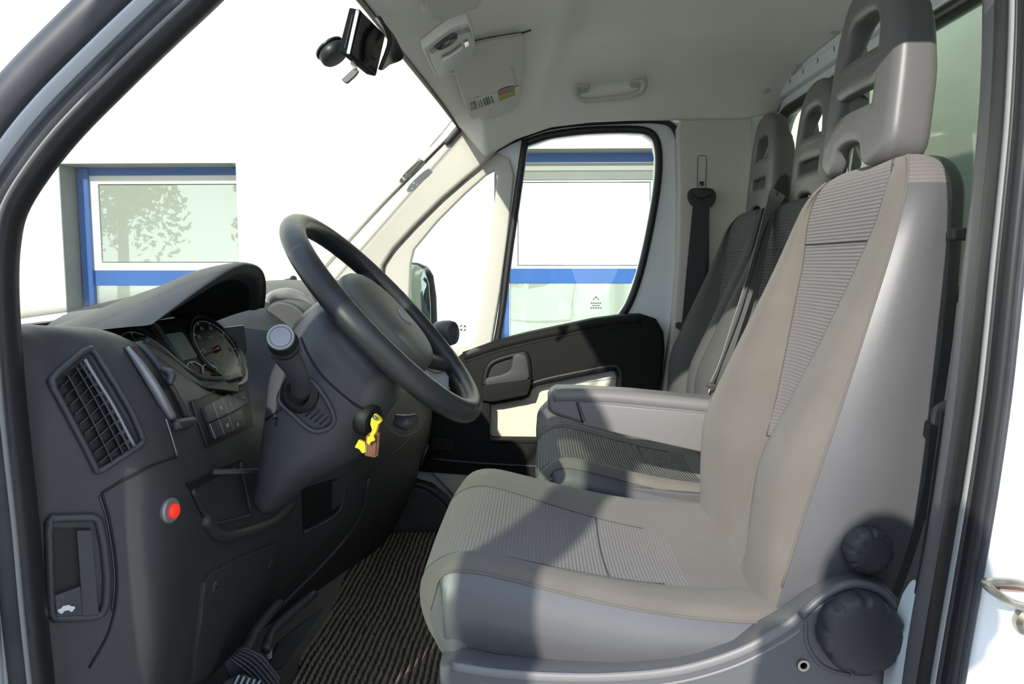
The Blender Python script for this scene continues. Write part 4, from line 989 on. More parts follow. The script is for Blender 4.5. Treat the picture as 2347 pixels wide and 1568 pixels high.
# ================================================================== steering wheel
SWH = thing('steering_wheel', 'black four spoke steering wheel in front of the driver seat', 'steering wheel', WC)
R_ = 0.2
tube('rim', [Wp(R_*math.cos(2*PI*k/48), R_*math.sin(2*PI*k/48), 0) for k in range(48)], 0.0170, M_WHEEL, SWH, closed=True, seg=16, smoothpath=False, flat=(1, 1.12))
def padsec(s, k, kd=1.0):
    r = []
    for i in range(24):
        a = 2*PI*i/24; ca, sa = math.cos(a), math.sin(a)
        r.append(Wp(0.005+0.098*k*kd*(abs(ca)**0.8)*(1 if ca >= 0 else -1), 0.092*k*(abs(sa)**0.8)*(1 if sa >= 0 else -1), s))
    return r
loft('airbag_pad', [padsec(-0.035, 0.86), padsec(-0.012, 1.0), padsec(0.006, 0.97), padsec(0.016, 0.80), padsec(0.021, 0.50), padsec(0.022, 0.05)], M_PAD, SWH, nu=4, nv=1, closed_v=True, cap=True)
loft('hub', [padsec(-0.05, 0.55), padsec(-0.046, 0.86), padsec(-0.03, 1.05), padsec(-0.018, 1.04), padsec(-0.012, 0.9)], M_COLUMN, SWH, nu=3, nv=1, closed_v=True, cap=True)
for a_, wv in ((math.radians(118), 0.030), (math.radians(-118), 0.030), (math.radians(48), 0.034), (math.radians(-48), 0.034)):
    p0 = Wp(0.085*math.cos(a_), 0.085*math.sin(a_), -0.022); p1 = Wp(0.14*math.cos(a_), 0.14*math.sin(a_), -0.018); p2 = Wp(0.196*math.cos(a_), 0.196*math.sin(a_), -0.001)
    tube('spoke', [p0, p1, p2], [0.030, 0.021, 0.0165], M_WHEEL, SWH, seg=12, n=5, up=wn, flat=(1, 0.55))
# oval badge on the pad, worn patch
tube('badge', [Wp(0.020+0.014*math.cos(a), 0.018*math.sin(a), 0.0225) for a in [k*PI/8 for k in range(16)]], 0.0016, M_GREYP, SWH, closed=True, seg=6, n=1)
slab('badge_plate', [Wp(0.020+0.0125*math.cos(a), 0.0165*math.sin(a), 0.0215) for a in [k*PI/10 for k in range(20)]], wn*0.0022, M_RUBG, SWH, 0.0006)
# ================================================================== pedals, mat
# corrugated mat: ribs run roughly across the cab, wavy
mv = []; mf = []
NXm, NYm = 420, 130
def ribph(x, y): return 2*PI*x/0.0135+1.2*math.sin(y*9)+0.5*math.sin(y*31+x*20)
def matp(i, j):
    u = i/NXm; v = j/NYm
    x = -0.50+0.86*u; y = 0.93+1.42*v
    x += 0.02*math.sin(y*5+1.0)+0.01*math.sin(y*11)
    z = 0.016+0.0045*math.sin(ribph(x, y)) + 0.006*math.sin(x*7+y*4)
    return (x, y, max(0.004, z))
for j in range(NYm+1):
    for i in range(NXm+1): mv.append(matp(i, j))
for j in range(NYm):
    for i in range(NXm): a = j*(NXm+1)+i; mf.append((a, a+1, a+NXm+2, a+NXm+1))
nb = len(mv); 
for p in (matp(0, 0), matp(NXm, 0), matp(NXm, NYm), matp(0, NYm)): mv.append((p[0], p[1], 0.001))
MT = mesh('floor_mat', mv, mf, M_MAT, None)
MT.data.materials.append(M_MATD)
for p_ in MT.data.polygons:
    c_ = p_.center+MT.location
    if math.sin(ribph(c_.x, c_.y)) < -0.15: p_.material_index = 1
tag(MT, 'brown and black ribbed floor mat in the driver footwell', 'floor mat')
PD = thing('pedals', 'black pedals with ribbed rubber pads under the dashboard', 'pedals', A(560, 1560, 1.22))
def padpl(name, px, Y, m, par, th=0.012): return slab(name, apx(px, Y), V((-0.006, 0.012, -0.004)), m, par, 0.003)
tp = [(520, 1500), (560, 1482), (600, 1500), (650, 1552), (640, 1600), (560, 1590)]
pp = padpl('clutch_pad', [(512, 1520), (548, 1486), (566, 1484), (604, 1504), (645, 1556), (620, 1640), (560, 1640), (530, 1570)], 1.20, M_BLACK, PD)
for k in range(5):
    o = k*8
    tube('pad_rib', apx([(550-o*0.7, 1490+o*0.6), (582-o*0.8, 1502+o*0.9), (612-o, 1530+o*0.7), (640-o*1.1, 1566+o*0.5)], 1.194), 0.0016, M_RUBG, pp, seg=6)
p2 = padpl('brake_pad', [(498, 1580), (520, 1558), (560, 1545), (600, 1570), (600, 1660), (500, 1660)], 1.17, M_BLACK2, PD)
for k in range(5): tube('pad_rib', apx([(522+k*14, 1600), (548+k*12, 1548+k*3)], 1.165), 0.002, M_GREYP, p2, seg=6, n=2)
tube('pedal_arm', [A(560, 1500, 1.24), A(590, 1440, 1.32), A(640, 1380, 1.40)], 0.010, M_BLACK2, PD, seg=8)
tube('pedal_arm', [A(610, 1490, 1.30), A(630, 1440, 1.36), A(720, 1360, 1.45)], 0.009, M_BLACK2, PD, seg=8)
ac = slab('accelerator_pad', apx([(610, 1540), (640, 1470), (700, 1420), (750, 1385), (740, 1400), (690, 1470), (650, 1530)], 1.46), V((-0.01, 0.01, -0.01)), M_BLACK2, PD, 0.004)
box('pivot_clip', A(618, 1497, 1.34), (0.008, 0.008, 0.02), M_GREYP, PD, 0.002)
M_BADGE = mat('grey_badge_plastic', (0.10, 0.10, 0.085, 1), 0.6)
# ================================================================== seats
def lobed(name, o, axis, r, h, lobes, m, parent, depth=0.10, seg=96, bevel=0.006):
    ax = V(axis).normalized(); u = (V((0, 0, 1))-ax*ax.z).normalized(); w = ax.cross(u); v = []; f = []
    prof = [(1.0, 0.0), (1.0, h*0.55), (1.0, h-bevel), (1.0-bevel/r*0.5, h-bevel*0.3), (1.0-bevel/r*1.2, h), (0.72, h+0.0006), (0.0, h+0.001)]
    for i, (k, hh) in enumerate(prof):
        for j in range(seg):
            a = 2*PI*j/seg; d = max(0.0, math.cos(lobes*a)-0.35)/0.65; d = d*d*(3-2*d)*depth
            dd = d*(0.35 if i == 0 else 1.0) if i < 5 else (d if i == 5 else 0)*0.0
            rr = r*(k-dd); v.append(V(o)+ax*hh+u*(rr*math.cos(a))+w*(rr*math.sin(a)))
    for i in range(len(prof)-1):
        for j in range(seg):
            l = (j+1) % seg; f.append((i*seg+j, i*seg+l, (i+1)*seg+l, (i+1)*seg+j))
    f.append(tuple(range(seg)))
    ob = mesh(name, v, f, m, parent)
    try: ob.data.set_sharp_from_angle(angle=math.radians(38))
    except Exception: pass
    return ob
BSEC = [  # z, seam x, rear x, half width, bolster, centre recess, insert half width
 (-0.470, 0.315, 0.465, 0.230, 0.010, 0.000, 0.050),
 (-0.380, 0.332, 0.485, 0.243, 0.028, -0.022, 0.050),
 (-0.285, 0.356, 0.502, 0.248, 0.045, -0.034, 0.056),
 (-0.200, 0.382, 0.507, 0.246, 0.038, -0.036, 0.085),
 (-0.100, 0.412, 0.518, 0.240, 0.024, -0.032, 0.120),
 (0.000, 0.444, 0.527, 0.228, 0.013, -0.020, 0.140),
 (0.060, 0.463, 0.533, 0.216, 0.010, -0.006, 0.152),
 (0.105, 0.478, 0.540, 0.196, 0.010, 0.002, 0.150),
 (0.135, 0.492, 0.540, 0.165, 0.003, 0.006, 0.125),
 (0.150, 0.508, 0.538, 0.125, 0.000, 0.002, 0.090),
 (0.152, 0.528, 0.536, 0.100, 0.000, 0.000, 0.070)]
def backrest(parent, Yc, k, dx, dz, mf_, mr_, mv_, mback, drop=0.0, name='backrest'):
    rows = []
    for (z, xs, xr, hw, b, c, iw) in BSEC:
        xs, xr = xs+dx, xr+dx; h = hw*k; i_ = iw*k; zz = Z(z+dz)
        half = [(xr, -h*0.93), ((xs+xr)/2, -h*1.015), (xs, -h*0.985), (xs-b, -h*0.86), (xs-b*0.75-0.002, -(i_*0.55+h*0.36)), (xs-c*0.75, -i_), (xs-c, -i_*0.5)]
        r = half+[(xs-c, 0)]+[(a, -q) for a, q in reversed(half)]
        rows.append([V((a, Yc+q, zz)) for a, q in r])
    g = grid_pts(rows, 4, 3)
    def sl(c0, c1, r0, r1): return [row[c0*3:c1*3+1] for row in g[r0*4:r1*4+1]]
    NR = len(BSEC)-1
    core = gridmesh(name, sl(2, 5, 0, NR), mf_, parent)                    # near bolster, carries the others
    gridmesh('bolster', sl(9, 12, 0, NR), mf_, core)
    gridmesh('side_panel', sl(0, 2, 0, 7), mv_, core); gridmesh('side_panel', sl(12, 14, 0, 7), mv_, core)
    gridmesh('shoulder', sl(0, 2, 7, NR), mr_, core); gridmesh('shoulder', sl(12, 14, 7, NR), mr_, core)
    gridmesh('lumbar_panel', sl(5, 9, 0, 2), mf_, core)
    gridmesh('ribbed_insert', sl(5, 9, 2, NR), mr_, core)
    # piping on the seams
    tube('piping', [p+V((-0.001, -0.001, 0)) for p in [row[6] for row in g[2:-2:3]]], 0.0015, mf_, core, seg=6, n=3)
    for cc in (15, 27): tube('seam', [row[cc]+V((-0.0006, 0, 0)) for row in g[8:-3:3]], 0.0009, M_FABD, core, seg=5, n=3)
    q = g[22][15:28]; tube('seam', [p+V((-0.001, 0, 0)) for p in q], 0.0011, M_FABD, core, seg=5, smoothpath=False)
    q = g[8][15:28]; tube('seam', [p+V((-0.001, 0, 0)) for p in q], 0.0011, M_FABD, core, seg=5, smoothpath=False)
    # back shell
    bk_ = []
    for row in g:
        a, b = row[0], row[-1]; bk_.append([a, a.lerp(b, 0.06)+V((0.028, 0, 0)), a.lerp(b, 0.25)+V((0.036, 0, 0)), a.lerp(b, 0.5)+V((0.04, 0, 0)), a.lerp(b, 0.75)+V((0.036, 0, 0)), a.lerp(b, 0.94)+V((0.028, 0, 0)), b])
    gridmesh('back_shell', grid_pts(bk_, 1, 3), mback, core)
    return core, g
def cushion(parent, Yc, k, dx, dz, L, mf_, mr_, mv_, far=None, name='cushion', side_drop=0.115):
    prof = [(-0.105, -0.545), (-0.140, -0.525), (-0.158, -0.490), (-0.164, -0.455), (-0.155, -0.425), (-0.125, -0.405), (-0.085, -0.402), (-0.02, -0.416), (0.06, -0.436), (0.14, -0.452), (0.22, -0.462), (0.30, -0.466), (0.37, -0.463)]
    rows = []; hw = 0.245*k
    for i, (x, z) in enumerate(prof):
        t = max(0, (x+0.164)/(0.37+0.164)) if i > 3 else 0
        xx = -0.164+(x+0.164)*L+dx; iw = hw*0.80*(1-0.28*max(0, (t-0.15)/0.85))
        crest = 0.012*min(1, max(0, (i-3)/3.0)); zz = Z(z+dz)
        nose = 0.012*max(0, 1-abs(i-3)/3)                      # corners of the nose are rounded back
        lowz = max(zz-side_drop, Z(-0.56+dz)) if i > 4 else zz-0.0
        if i <= 4: lowz = zz - 0.002*(4-i) - 0.03*(i/4)
        sb = [(-0.095+dx, -hw*0.985, zz), ((xx-0.075+dx)/2, -hw*1.01, zz)] if i <= 4 else [(xx, -hw*0.97, lowz), (xx, -hw*1.055, (lowz+zz)/2+0.006)]
        half = sb + [(xx+0.02*(i < 5), -hw*0.985, zz-0.006), (xx+0.010*(i < 5), -hw*0.92, zz+crest*0.9), (xx+0.004*(i < 5), -(hw*0.92+iw)/2, zz+crest), (xx, -iw, zz+crest*0.35), (xx-0.002, -iw*0.5, zz)]
        other = [(a, -q, w) for a, q, w in reversed(half)]; mid = 0.0
        if far:                                            # the far bolster is broader than the near one
            iwf = hw*(far[0]-far[1]*t); mid = (iwf-iw)/2
            other[0] = (xx-0.002, mid+(iwf-mid)*0.5, zz); other[1] = (xx, iwf, zz+crest*0.35); other[2] = (other[2][0], (hw*0.92+iwf)/2, zz+crest*1.2)
            half[-1] = (xx-0.002, mid-(iw+mid)*0.5, zz)
        r = half+[(xx-0.003, mid, zz-0.001)]+other
        rows.append([V((a, Yc+q, w)) for a, q, w in r])
    g = grid_pts(rows, 4, 3); NR = len(prof)-1
    def sl(c0, c1, r0, r1): return [row[c0*3:c1*3+1] for row in g[r0*4:r1*4+1]]
    core = gridmesh(name, sl(2, 5, 0, NR), mf_, parent)
    gridmesh('bolster', sl(9, 12, 0, NR), mf_, core)
    gridmesh('side_panel', sl(0, 2, 0, NR), mv_, core); gridmesh('side_panel', sl(12, 14, 0, NR), mv_, core)
    gridmesh('ribbed_insert', sl(5, 9, 0, NR-2), mr_, core)
    gridmesh('rear_panel', sl(5, 9, NR-2, NR), mf_, core)
    tube('piping', [row[6]+V((0, -0.0015, 0.001)) for row in g[12::3]], 0.0015, mf_, core, seg=6, n=3)
    for cc in (15, 27): tube('seam', [row[cc]+V((0, 0, 0.0006)) for row in g[8:-8:3]], 0.0009, M_FABD, core, seg=5, n=3)
    q = g[34][15:28]; tube('seam', [p+V((0, 0, 0.0008)) for p in q], 0.0011, M_FABD, core, seg=5, smoothpath=False)
    return core, g
def headrest(parent, o, sc, lean, m, thick=0.066, gap=0.04, name='headrest'):
    def S_(pts): return [(a*sc, b*sc) for a, b in pts]
    left = [(0.126, 0.0), (0.127, 0.06), (0.124, 0.12), (0.117, 0.18), (0.102, 0.225), (0.080, 0.257), (0.045, 0.276)]
    out = sp2(left+[(0, 0.281)]+[(-a, b) for a, b in reversed(left)]+[(-0.100, -0.012), (-0.078, -0.008), (-0.062, 0.022), (-0.03, 0.034), (0, 0.036), (0.03, 0.034), (0.062, 0.022), (0.078, -0.008), (0.100, -0.012)], 3)
    h1 = sp2([(0.090, 0.150), (0.088, 0.185), (0.076, 0.222), (0.048, 0.246), (0, 0.251), (-0.048, 0.246), (-0.076, 0.222), (-0.088, 0.185), (-0.090, 0.150), (-0.074, 0.144), (0.074, 0.144)], 3)
    h2 = sp2([(0.092, 0.112), (0.092, 0.064), (0.080, 0.052), (-0.080, 0.052), (-0.092, 0.064), (-0.092, 0.112), (-0.076, 0.121), (0.076, 0.121)], 3)
    def warp(v):
        q = v.copy(); x = abs(v.x)/sc/0.127; y = v.y/sc/0.281
        edge = max(x, 0.35+0.65*y if y > 0.5 else 0.0)
        k = 0.42+0.58*max(0, min(1, (edge-0.70)/0.26))
        k *= 1.0-0.30*max(0, (y-0.40)/0.6)
        f = thick/2
        q.z = f-(f-v.z)*k + 0.012*math.cos(max(-1, min(1, v.x/(0.13*sc)))*1.2) - 0.012
        return q
    up = V((math.sin(lean), 0, math.cos(lean)))
    h = plate(name, [S_(out), S_(h1), S_(h2)], o, (0, -1, 0), up, m, parent, thick, 0.020*sc, res=4, warp=warp)
    for s in (-1, 1):
        b = V(o)+V((0.004, s*0.085*sc, 0))
        tube('post', [b+up*0.02, b+up*-(gap+0.02)], 0.006, M_CHROME, h, seg=10, n=2)
        lathe('post_guide', b+up*-(gap), up, [(0.013, -0.01), (0.013, 0.012), (0.008, 0.018), (0, 0.018)], M_BLACK, h, seg=16)
    return h
# ---- driver seat
DS = thing('driver_chair', 'grey fabric driver seat with vinyl sides and two round adjuster knobs', 'seat', (0.15, 1.25, 0.0))
bcore, bg_ = backrest(DS, 1.245, 1.0, 0.0, 0.0, M_FAB, M_RIBZ, M_VINYL, M_BLACK2)
ccore, cg_ = cushion(DS, 1.245, 1.0, 0.0, 0.0, 1.0, M_FAB, M_RIBX, M_VINYL, far=(0.56, 0.42))
headrest(DS, (0.512, 1.275, Z(0.172)), 0.90, math.radians(5), M_HEAD)
val = [(1025, 1520), (1060, 1512), (1140, 1530), (1280, 1540), (1420, 1540), (1560, 1524), (1690, 1484), (1790, 1430), (1850, 1388), (1905, 1352), (1960, 1338), (2015, 1348), (2056, 1390), (2072, 1450), (2060, 1520), (2040, 1720), (1025, 1720)]
vl = yplate('side_valance', [val], 0.985, 0.05, M_VINYL, DS, 0.008)
tube('valance_rim', apx([(1035, 1528), (1140, 1544), (1280, 1553), (1420, 1552), (1560, 1537), (1690, 1498), (1790, 1446), (1834, 1412)], 0.962), 0.0068, M_ARM, vl, seg=10, flat=(0.6, 1))  # lighter vinyl colour paints the highlight band along rim and bead
tube('valance_bead', apx([(1100, 1568), (1280, 1578), (1420, 1577), (1560, 1562), (1690, 1524), (1790, 1472), (1836, 1442)], 0.962), 0.003, M_ARM, vl, seg=8)
tube('valance_rim', apx([(1836, 1412), (1880, 1372), (1930, 1344), (1975, 1340), (2022, 1358), (2052, 1396)], 0.962), 0.006, M_VINYL, vl, seg=10)
tube('knob_arc', apx([(1846, 1424), (1848, 1470), (1868, 1510), (1900, 1534), (1948, 1546)], 0.961), 0.0035, M_VINYL, vl, seg=8)
lathe('screw', A(1841, 1525, 0.958), (0, -1, 0), [(0.0075, -0.001), (0.0075, 0.002), (0.0045, 0.002), (0.004, -0.001), (0, -0.001)], M_STEEL, vl, seg=16)
box('cushion_pan', (0.15, 1.245, 0.30), (0.44, 0.46, 0.10), M_VINYL, DS, 0.02)
bx1 = box('seat_base', (0.17, 1.25, 0.13), (0.46, 0.40, 0.25), M_BLACK2, DS, 0.015)
lobed('height_knob', A(1962, 1440, 0.956), (0, -1, 0), 0.0500, 0.030, 9, M_BLACK, DS, depth=0.075)
lobed('recliner_knob', A(1981, 1254, 0.994), (0.06, -1, -0.04), 0.0300, 0.024, 9, M_BLACK, DS, depth=0.075)
lathe('recliner_collar', A(1981, 1254, 1.0), (0.06, -1, -0.04), [(0.026, -0.01), (0.026, 0.008), (0, 0.008)], M_BLACK, DS)
# seat belt buckle by the seat root
bk2 = thing('belt_buckle', 'black seat belt buckle with red button between the seats', 'buckle', A(1640, 1180, 1.56))
slab('buckle_body', apx([(1618, 1126), (1632, 1124), (1640, 1150), (1642, 1186), (1630, 1190), (1622, 1160)], 1.56), V((0.004, 0.022, 0)), M_BLACK2, bk2, 0.003)
slab('buckle_button', apx([(1620, 1130), (1628, 1128), (1632, 1138), (1624, 1141)], 1.557), V((0.002, 0.018, 0)), M_NEEDLE, bk2, 0.001)
strap('buckle_stalk', [A(1650, 1240, 1.57)+V((0.03, 0, -0.30)), A(1650, 1200, 1.565), A(1640, 1165, 1.55), A(1624, 1182, 1.555), A(1604, 1196, 1.56)], 0.012, 0.004, M_BLACK2, bk2, wdir=(0, 1, 0.4), n=3)
# ---- armrest on the far side of the driver seat
AR = thing('armrest', 'grey folded-down armrest between the driver seat and the bench', 'armrest', A(1430, 1030, 1.57))
YA = 1.57
aro = [(1262, 900), (1276, 892), (1330, 893), (1450, 900), (1700, 924), (1820, 938), (1800, 1075), (1700, 1058), (1560, 1026), (1440, 1000), (1330, 972), (1262, 950), (1256, 940), (1256, 912)]
ar = slab('arm_body', apx(aro, YA), V((0, 0.075, 0)), M_ARM, AR, 0.016, 3)
yplate('side_plate', [[(1330, 924), (1620, 952), (1800, 970), (1796, 1070), (1700, 1054), (1560, 1022), (1440, 996), (1336, 970), (1346, 966)]], YA-0.001, 0.008, M_ARM, ar, 0.003)
tube('top_pad', apx([(1268, 908), (1330, 907), (1450, 914), (1700, 940), (1800, 952)], YA+0.012), 0.016, M_ARM, ar, seg=12)
tube('plate_joint', apx([(1322, 922), (1336, 970)], YA-0.004), 0.0015, M_DEEP, ar, seg=6, n=3)
# ---- passenger bench: two places side by side
BN = thing('bench_seat', 'double passenger bench in dark grey fabric behind the armrest', 'bench seat', (0.25, 2.07, 0.0))
for nm, Yc in (('middle', 1.86), ('outer', 2.27)):
    kx = 0.86
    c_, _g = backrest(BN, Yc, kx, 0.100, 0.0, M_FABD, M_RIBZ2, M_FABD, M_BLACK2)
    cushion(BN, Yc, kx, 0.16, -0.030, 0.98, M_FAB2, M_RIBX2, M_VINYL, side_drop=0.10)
    headrest(BN, (0.640, Yc+0.0, Z(0.145)), 0.90, math.radians(4), M_HEAD2, gap=0.02)
slab('bench_base', [V((0.02, 1.66, 0.02)), V((0.55, 1.66, 0.02)), V((0.55, 1.66, Z(-0.52))), V((0.0, 1.66, Z(-0.52)))], V((0, 0.80, 0)), M_BLACK2, BN, 0.01)
sv = slab('side_valance', [V((-0.010, 1.645, Z(-0.56))), V((-0.01, 1.645, Z(-0.475))), V((0.03, 1.645, Z(-0.455))), V((0.30, 1.645, Z(-0.485))), V((0.52, 1.645, Z(-0.50))), V((0.52, 1.645, Z(-0.66))), V((0.02, 1.645, Z(-0.66)))], V((0, 0.02, 0)), M_VINYL, BN, 0.006)
# belt outlet on the inner shoulder of the outer place
slab('belt_outlet', apx([(1762, 440), (1786, 400), (1806, 395), (1808, 440), (1796, 470), (1772, 520), (1760, 500)], 2.06), V((0.05, 0.06, 0)), M_BLACK2, BN, 0.010)
# ================================================================== seat belts
PB = thing('passenger_belt', 'black seat belt hanging down the beige pillar beside the passenger door', 'seat belt', A(1590, 900, 2.50))
gd = yplate('belt_guide', [sp2([(1578, 452), (1580, 440), (1590, 434), (1626, 434), (1636, 442), (1638, 456), (1632, 468), (1622, 474), (1596, 473), (1584, 466)], 3),
                          sp2([(1588, 456), (1592, 452), (1608, 457), (1624, 453), (1628, 458), (1624, 461), (1592, 460)], 2)], 2.505, 0.012, M_BELT, PB, 0.0035)
slab('guide_cap', apx([(1585, 444), (1592, 436), (1604, 431), (1616, 432), (1627, 440), (1632, 446), (1618, 452), (1608, 454), (1598, 452)], 2.488), V((0, 0.012, 0)), M_BLACK2, PB, 0.003)
def wedge(name, quad, Y, th, m, parent): return slab(name, apx(quad, Y), V((0, th, 0)), m, parent, 0.0006)
wedge('webbing', [(1589, 462), (1627, 462), (1624, 560), (1606, 750), (1562, 750), (1572, 640)], 2.497, 0.003, M_BELT, PB)
wedge('webbing_return', [(1612, 470), (1626, 470), (1624, 690), (1600, 770), (1590, 770), (1606, 640)], 2.503, 0.003, M_BELT, PB)
wedge('webbing', [(1562, 760), (1600, 766), (1580, 900), (1570, 960), (1540, 960), (1548, 900)], 2.500, 0.003, M_BELT, PB)
slab('tongue_plate', apx([(1549, 742), (1556, 738), (1600, 748), (1604, 756), (1594, 762), (1560, 758), (1550, 752)], 2.480), V((0, 0.016, 0)), M_BLACK2, PB, 0.003)
slab('tongue_blade', apx([(1566, 760), (1584, 762), (1582, 786), (1566, 786)], 2.486), V((0, 0.003, 0)), M_STEEL, PB, 0.001)
MB = thing('middle_belt', 'grey three point seat belt running down over the middle seat back', 'seat belt', A(1632, 900, 1.82))
strap('webbing', [A(1784, 440, 2.03), A(1770, 470, 1.98), A(1745, 560, 1.93), A(1716, 660, 1.90), A(1690, 740, 1.88), A(1660, 830, 1.86), A(1637, 882, 1.85)], 0.040, 0.002, M_BELTG, MB, wdir=(0.75, 0.65, 0.2), n=5)
for o in (-0.012, 0.012):
    tube('webbing_stripe', [A(1784, 440, 2.03)+V((-0.004, o, 0)), A(1745, 560, 1.93)+V((-0.006, o, 0)), A(1716, 660, 1.90)+V((-0.006, o, 0)), A(1690, 740, 1.88)+V((-0.006, o, 0)), A(1637, 882, 1.85)+V((-0.006, o, 0))], 0.0022, M_BELT, MB, seg=6)
slab('tongue_grip', apx([(1621, 884), (1630, 878), (1648, 882), (1648, 892), (1624, 890)], 1.83), V((0, 0.02, 0)), M_BLACK2, MB, 0.003)
pl = yplate('tongue_blade', [[(1626, 893), (1644, 893), (1636, 926), (1618, 922)], [(1630, 900), (1637, 900), (1633, 914), (1627, 913)]], 1.84, 0.003, M_CHROME, MB, 0.0006)
# driver belt along the near pillar
DBt = thing('driver_belt', 'dark seat belt strap and black anchor beside the driver seat back', 'seat belt', A(2170, 1000, 0.93))
tube('anchor_arm', [A(2205, 932, 0.90), A(2176, 932, 0.93), A(2158, 944, 0.95), A(2150, 972, 0.955)], [0.006, 0.008, 0.010, 0.009], M_BLACK2, DBt, seg=10)
strap('webbing', [A(2172, 950, 0.93), A(2160, 1040, 0.93), A(2140, 1180, 0.935), A(2122, 1300, 0.935), A(2098, 1440, 0.94)], 0.016, 0.003, M_BELT, DBt, wdir=(1, 0, 0), n=4)
box('anchor_bar', A(2222, 537, 1.02), (0.05, 0.02, 0.016), M_BLACK2, DBt, 0.004)
# ================================================================== things on the headliner
SH = Surf(HL)
GH = thing('grab_handle', 'beige grab handle on the headliner above the passenger door', 'handle', A(1396, 215, 2.42))
hp = [SH(1322, 200, 0.002), SH(1318, 208, 0.014), SH(1330, 216, 0.026), SH(1362, 214, 0.030), SH(1400, 209, 0.031), SH(1440, 203, 0.030), SH(1466, 196, 0.026), SH(1476, 184, 0.014), SH(1470, 180, 0.002)]
tube('grip', hp, 0.0125, M_BEIGE2, GH, seg=12, n=5, flat=(1, 0.8))
for c in ((1332, 200), (1462, 188)):
    n_ = SH.n(*c); x, y, z = frame3(n_)
    slab('mount', [SH(c[0], c[1], -0.003)+x*a*0.026+y*b*0.017 for a, b in sp2(rrect(1.9, 1.9, 0.6), 1)], n_*0.014, M_BEIGE2, GH, 0.003)
# passenger sun visor
PVs = thing('sun_visor', 'grey beige passenger sun visor with printed sticker folded up behind the lamp', 'sun visor', A(1120, 170, 2.2))
vis = [(1036, 148), (1040, 122), (1076, 92), (1110, 84), (1160, 76), (1196, 70), (1196, 110), (1195, 160), (1190, 205), (1186, 228), (1172, 244), (1140, 258), (1112, 266), (1102, 262), (1098, 258), (1086, 262), (1076, 258), (1066, 236), (1050, 190)]
vp = patch('visor_board', SH, vis, M_VISOR, PVs, 0.020, 0.004, bevel=0.004)
tube('visor_edge', [SH(x, y, 0.012) for x, y in vis], 0.0032, M_BEIGE2, PVs, closed=True, seg=6, smoothpath=False)
SVi = Surf(vp)
qpatch('sticker', SVi, [(1066, 232), (1190, 196), (1188, 214), (1078, 256)], M_BEIGE, vp, 0.0012, -0.001)
for px_, w_, h_ in ((1076, 2, 20), (1080, 1.6, 19), (1084, 2.4, 20), (1088, 1.4, 19), (1094, 2, 18), (1099, 3, 18), (1106, 3.4, 17), (1112, 4, 18), (1118, 2, 17), (1124, 3, 17)):
    y0 = 234-(px_-1076)*0.30
    qpatch('sticker_print', SVi, [(px_, y0), (px_+w_, y0-0.4), (px_+w_+5, y0+h_-2), (px_+5, y0+h_-1.4)], M_RUBG, vp, 0.0022, 0.0, 2, 2)
ov = [(1140, 214), (1146, 205), (1160, 199), (1174, 197), (1180, 200), (1176, 207), (1162, 213), (1148, 217)]
patch('sticker_logo', SVi, ov, M_LEATHER, vp, 0.0022, 0.0, n=3, bevel=0)
qpatch('sticker_patch', SVi, [(1141, 219), (1180, 207), (1182, 216), (1144, 231)], mat('faded_yellow', (0.42, 0.36, 0.06, 1), 0.6), vp, 0.0024, 0.0, 2, 2)
for k in range(5): qpatch('sticker_print', SVi, [(1146+k*7, 221-k*2.2), (1148+k*7, 220.5-k*2.2), (1149+k*7, 226-k*2.2), (1147+k*7, 226.5-k*2.2)], M_RUBG, vp, 0.0030, 0.001, 1, 1)
tube('hinge_pin', [SH(1028, 152, 0.006), SH(1040, 150, 0.014), SH(1054, 150, 0.014)], 0.0055, M_BEIGE2, PVs, seg=8)
lathe('hinge_cap', SH(1036, 155, 0.0), SH.n(1036, 155), [(0.012, 0), (0.012, 0.010), (0.008, 0.015), (0, 0.016)], M_BEIGE2, PVs, seg=16)
line('visor_slot', SH, [(1118, 96), (1150, 90), (1180, 80), (1216, 68)], 0.0025, M_RUBG, HL, 0.001)
# driver sun visor (only its far end shows at the top edge)
DV = thing('sun_visor', 'driver sun visor end cut by the top edge of the photo', 'sun visor', A(1010, 0, 1.6))
dvp = [(964, -30), (972, 0), (982, 18), (996, 28), (1012, 26), (1050, 12), (1092, -4), (1110, -40)]
pd_ = patch('visor_board', SH, dvp, M_VISOR, DV, 0.020, 0.004, bevel=0.004)
lathe('hinge_cap', SH(972, 1, 0.0), SH.n(972, 1), [(0.011, 0), (0.011, 0.016), (0.007, 0.021), (0, 0.022)], M_BEIGE2, DV, seg=16)
# courtesy lamp
CL = thing('courtesy_lamp', 'silver grey courtesy lamp unit on the headliner between the sun visors', 'lamp', A(1025, 90, 1.85))
co = [(962, 92), (970, 84), (1020, 44), (1060, 28), (1070, 30), (1080, 60), (1084, 92), (1078, 104), (1040, 132), (1002, 158), (990, 154), (976, 124)]
cb = patch('lamp_body', SH, co, M_LINER, CL, 0.022, 0.0, bevel=0.006, n=2)
ci = [(976, 96), (984, 88), (1028, 54), (1062, 40), (1070, 44), (1077, 70), (1080, 92), (1074, 102), (1040, 126), (1004, 148), (994, 144), (984, 122)]
cf = patch('lamp_fascia', SH, ci, M_LAMPS, CL, 0.030, 0.012, bevel=0.003, n=2)
SCf = Surf(cf)
patch('lamp_lens', SCf, [(998, 104), (1006, 90), (1026, 78), (1044, 76), (1048, 84), (1038, 96), (1018, 108), (1002, 112)], M_RUBG, cf, 0.004, -0.002, n=3)
patch('rocker', SCf, [(1012, 130), (1030, 122), (1052, 106), (1058, 102), (1056, 110), (1036, 124), (1016, 134)], M_LENS, cf, 0.004, -0.002, n=2)
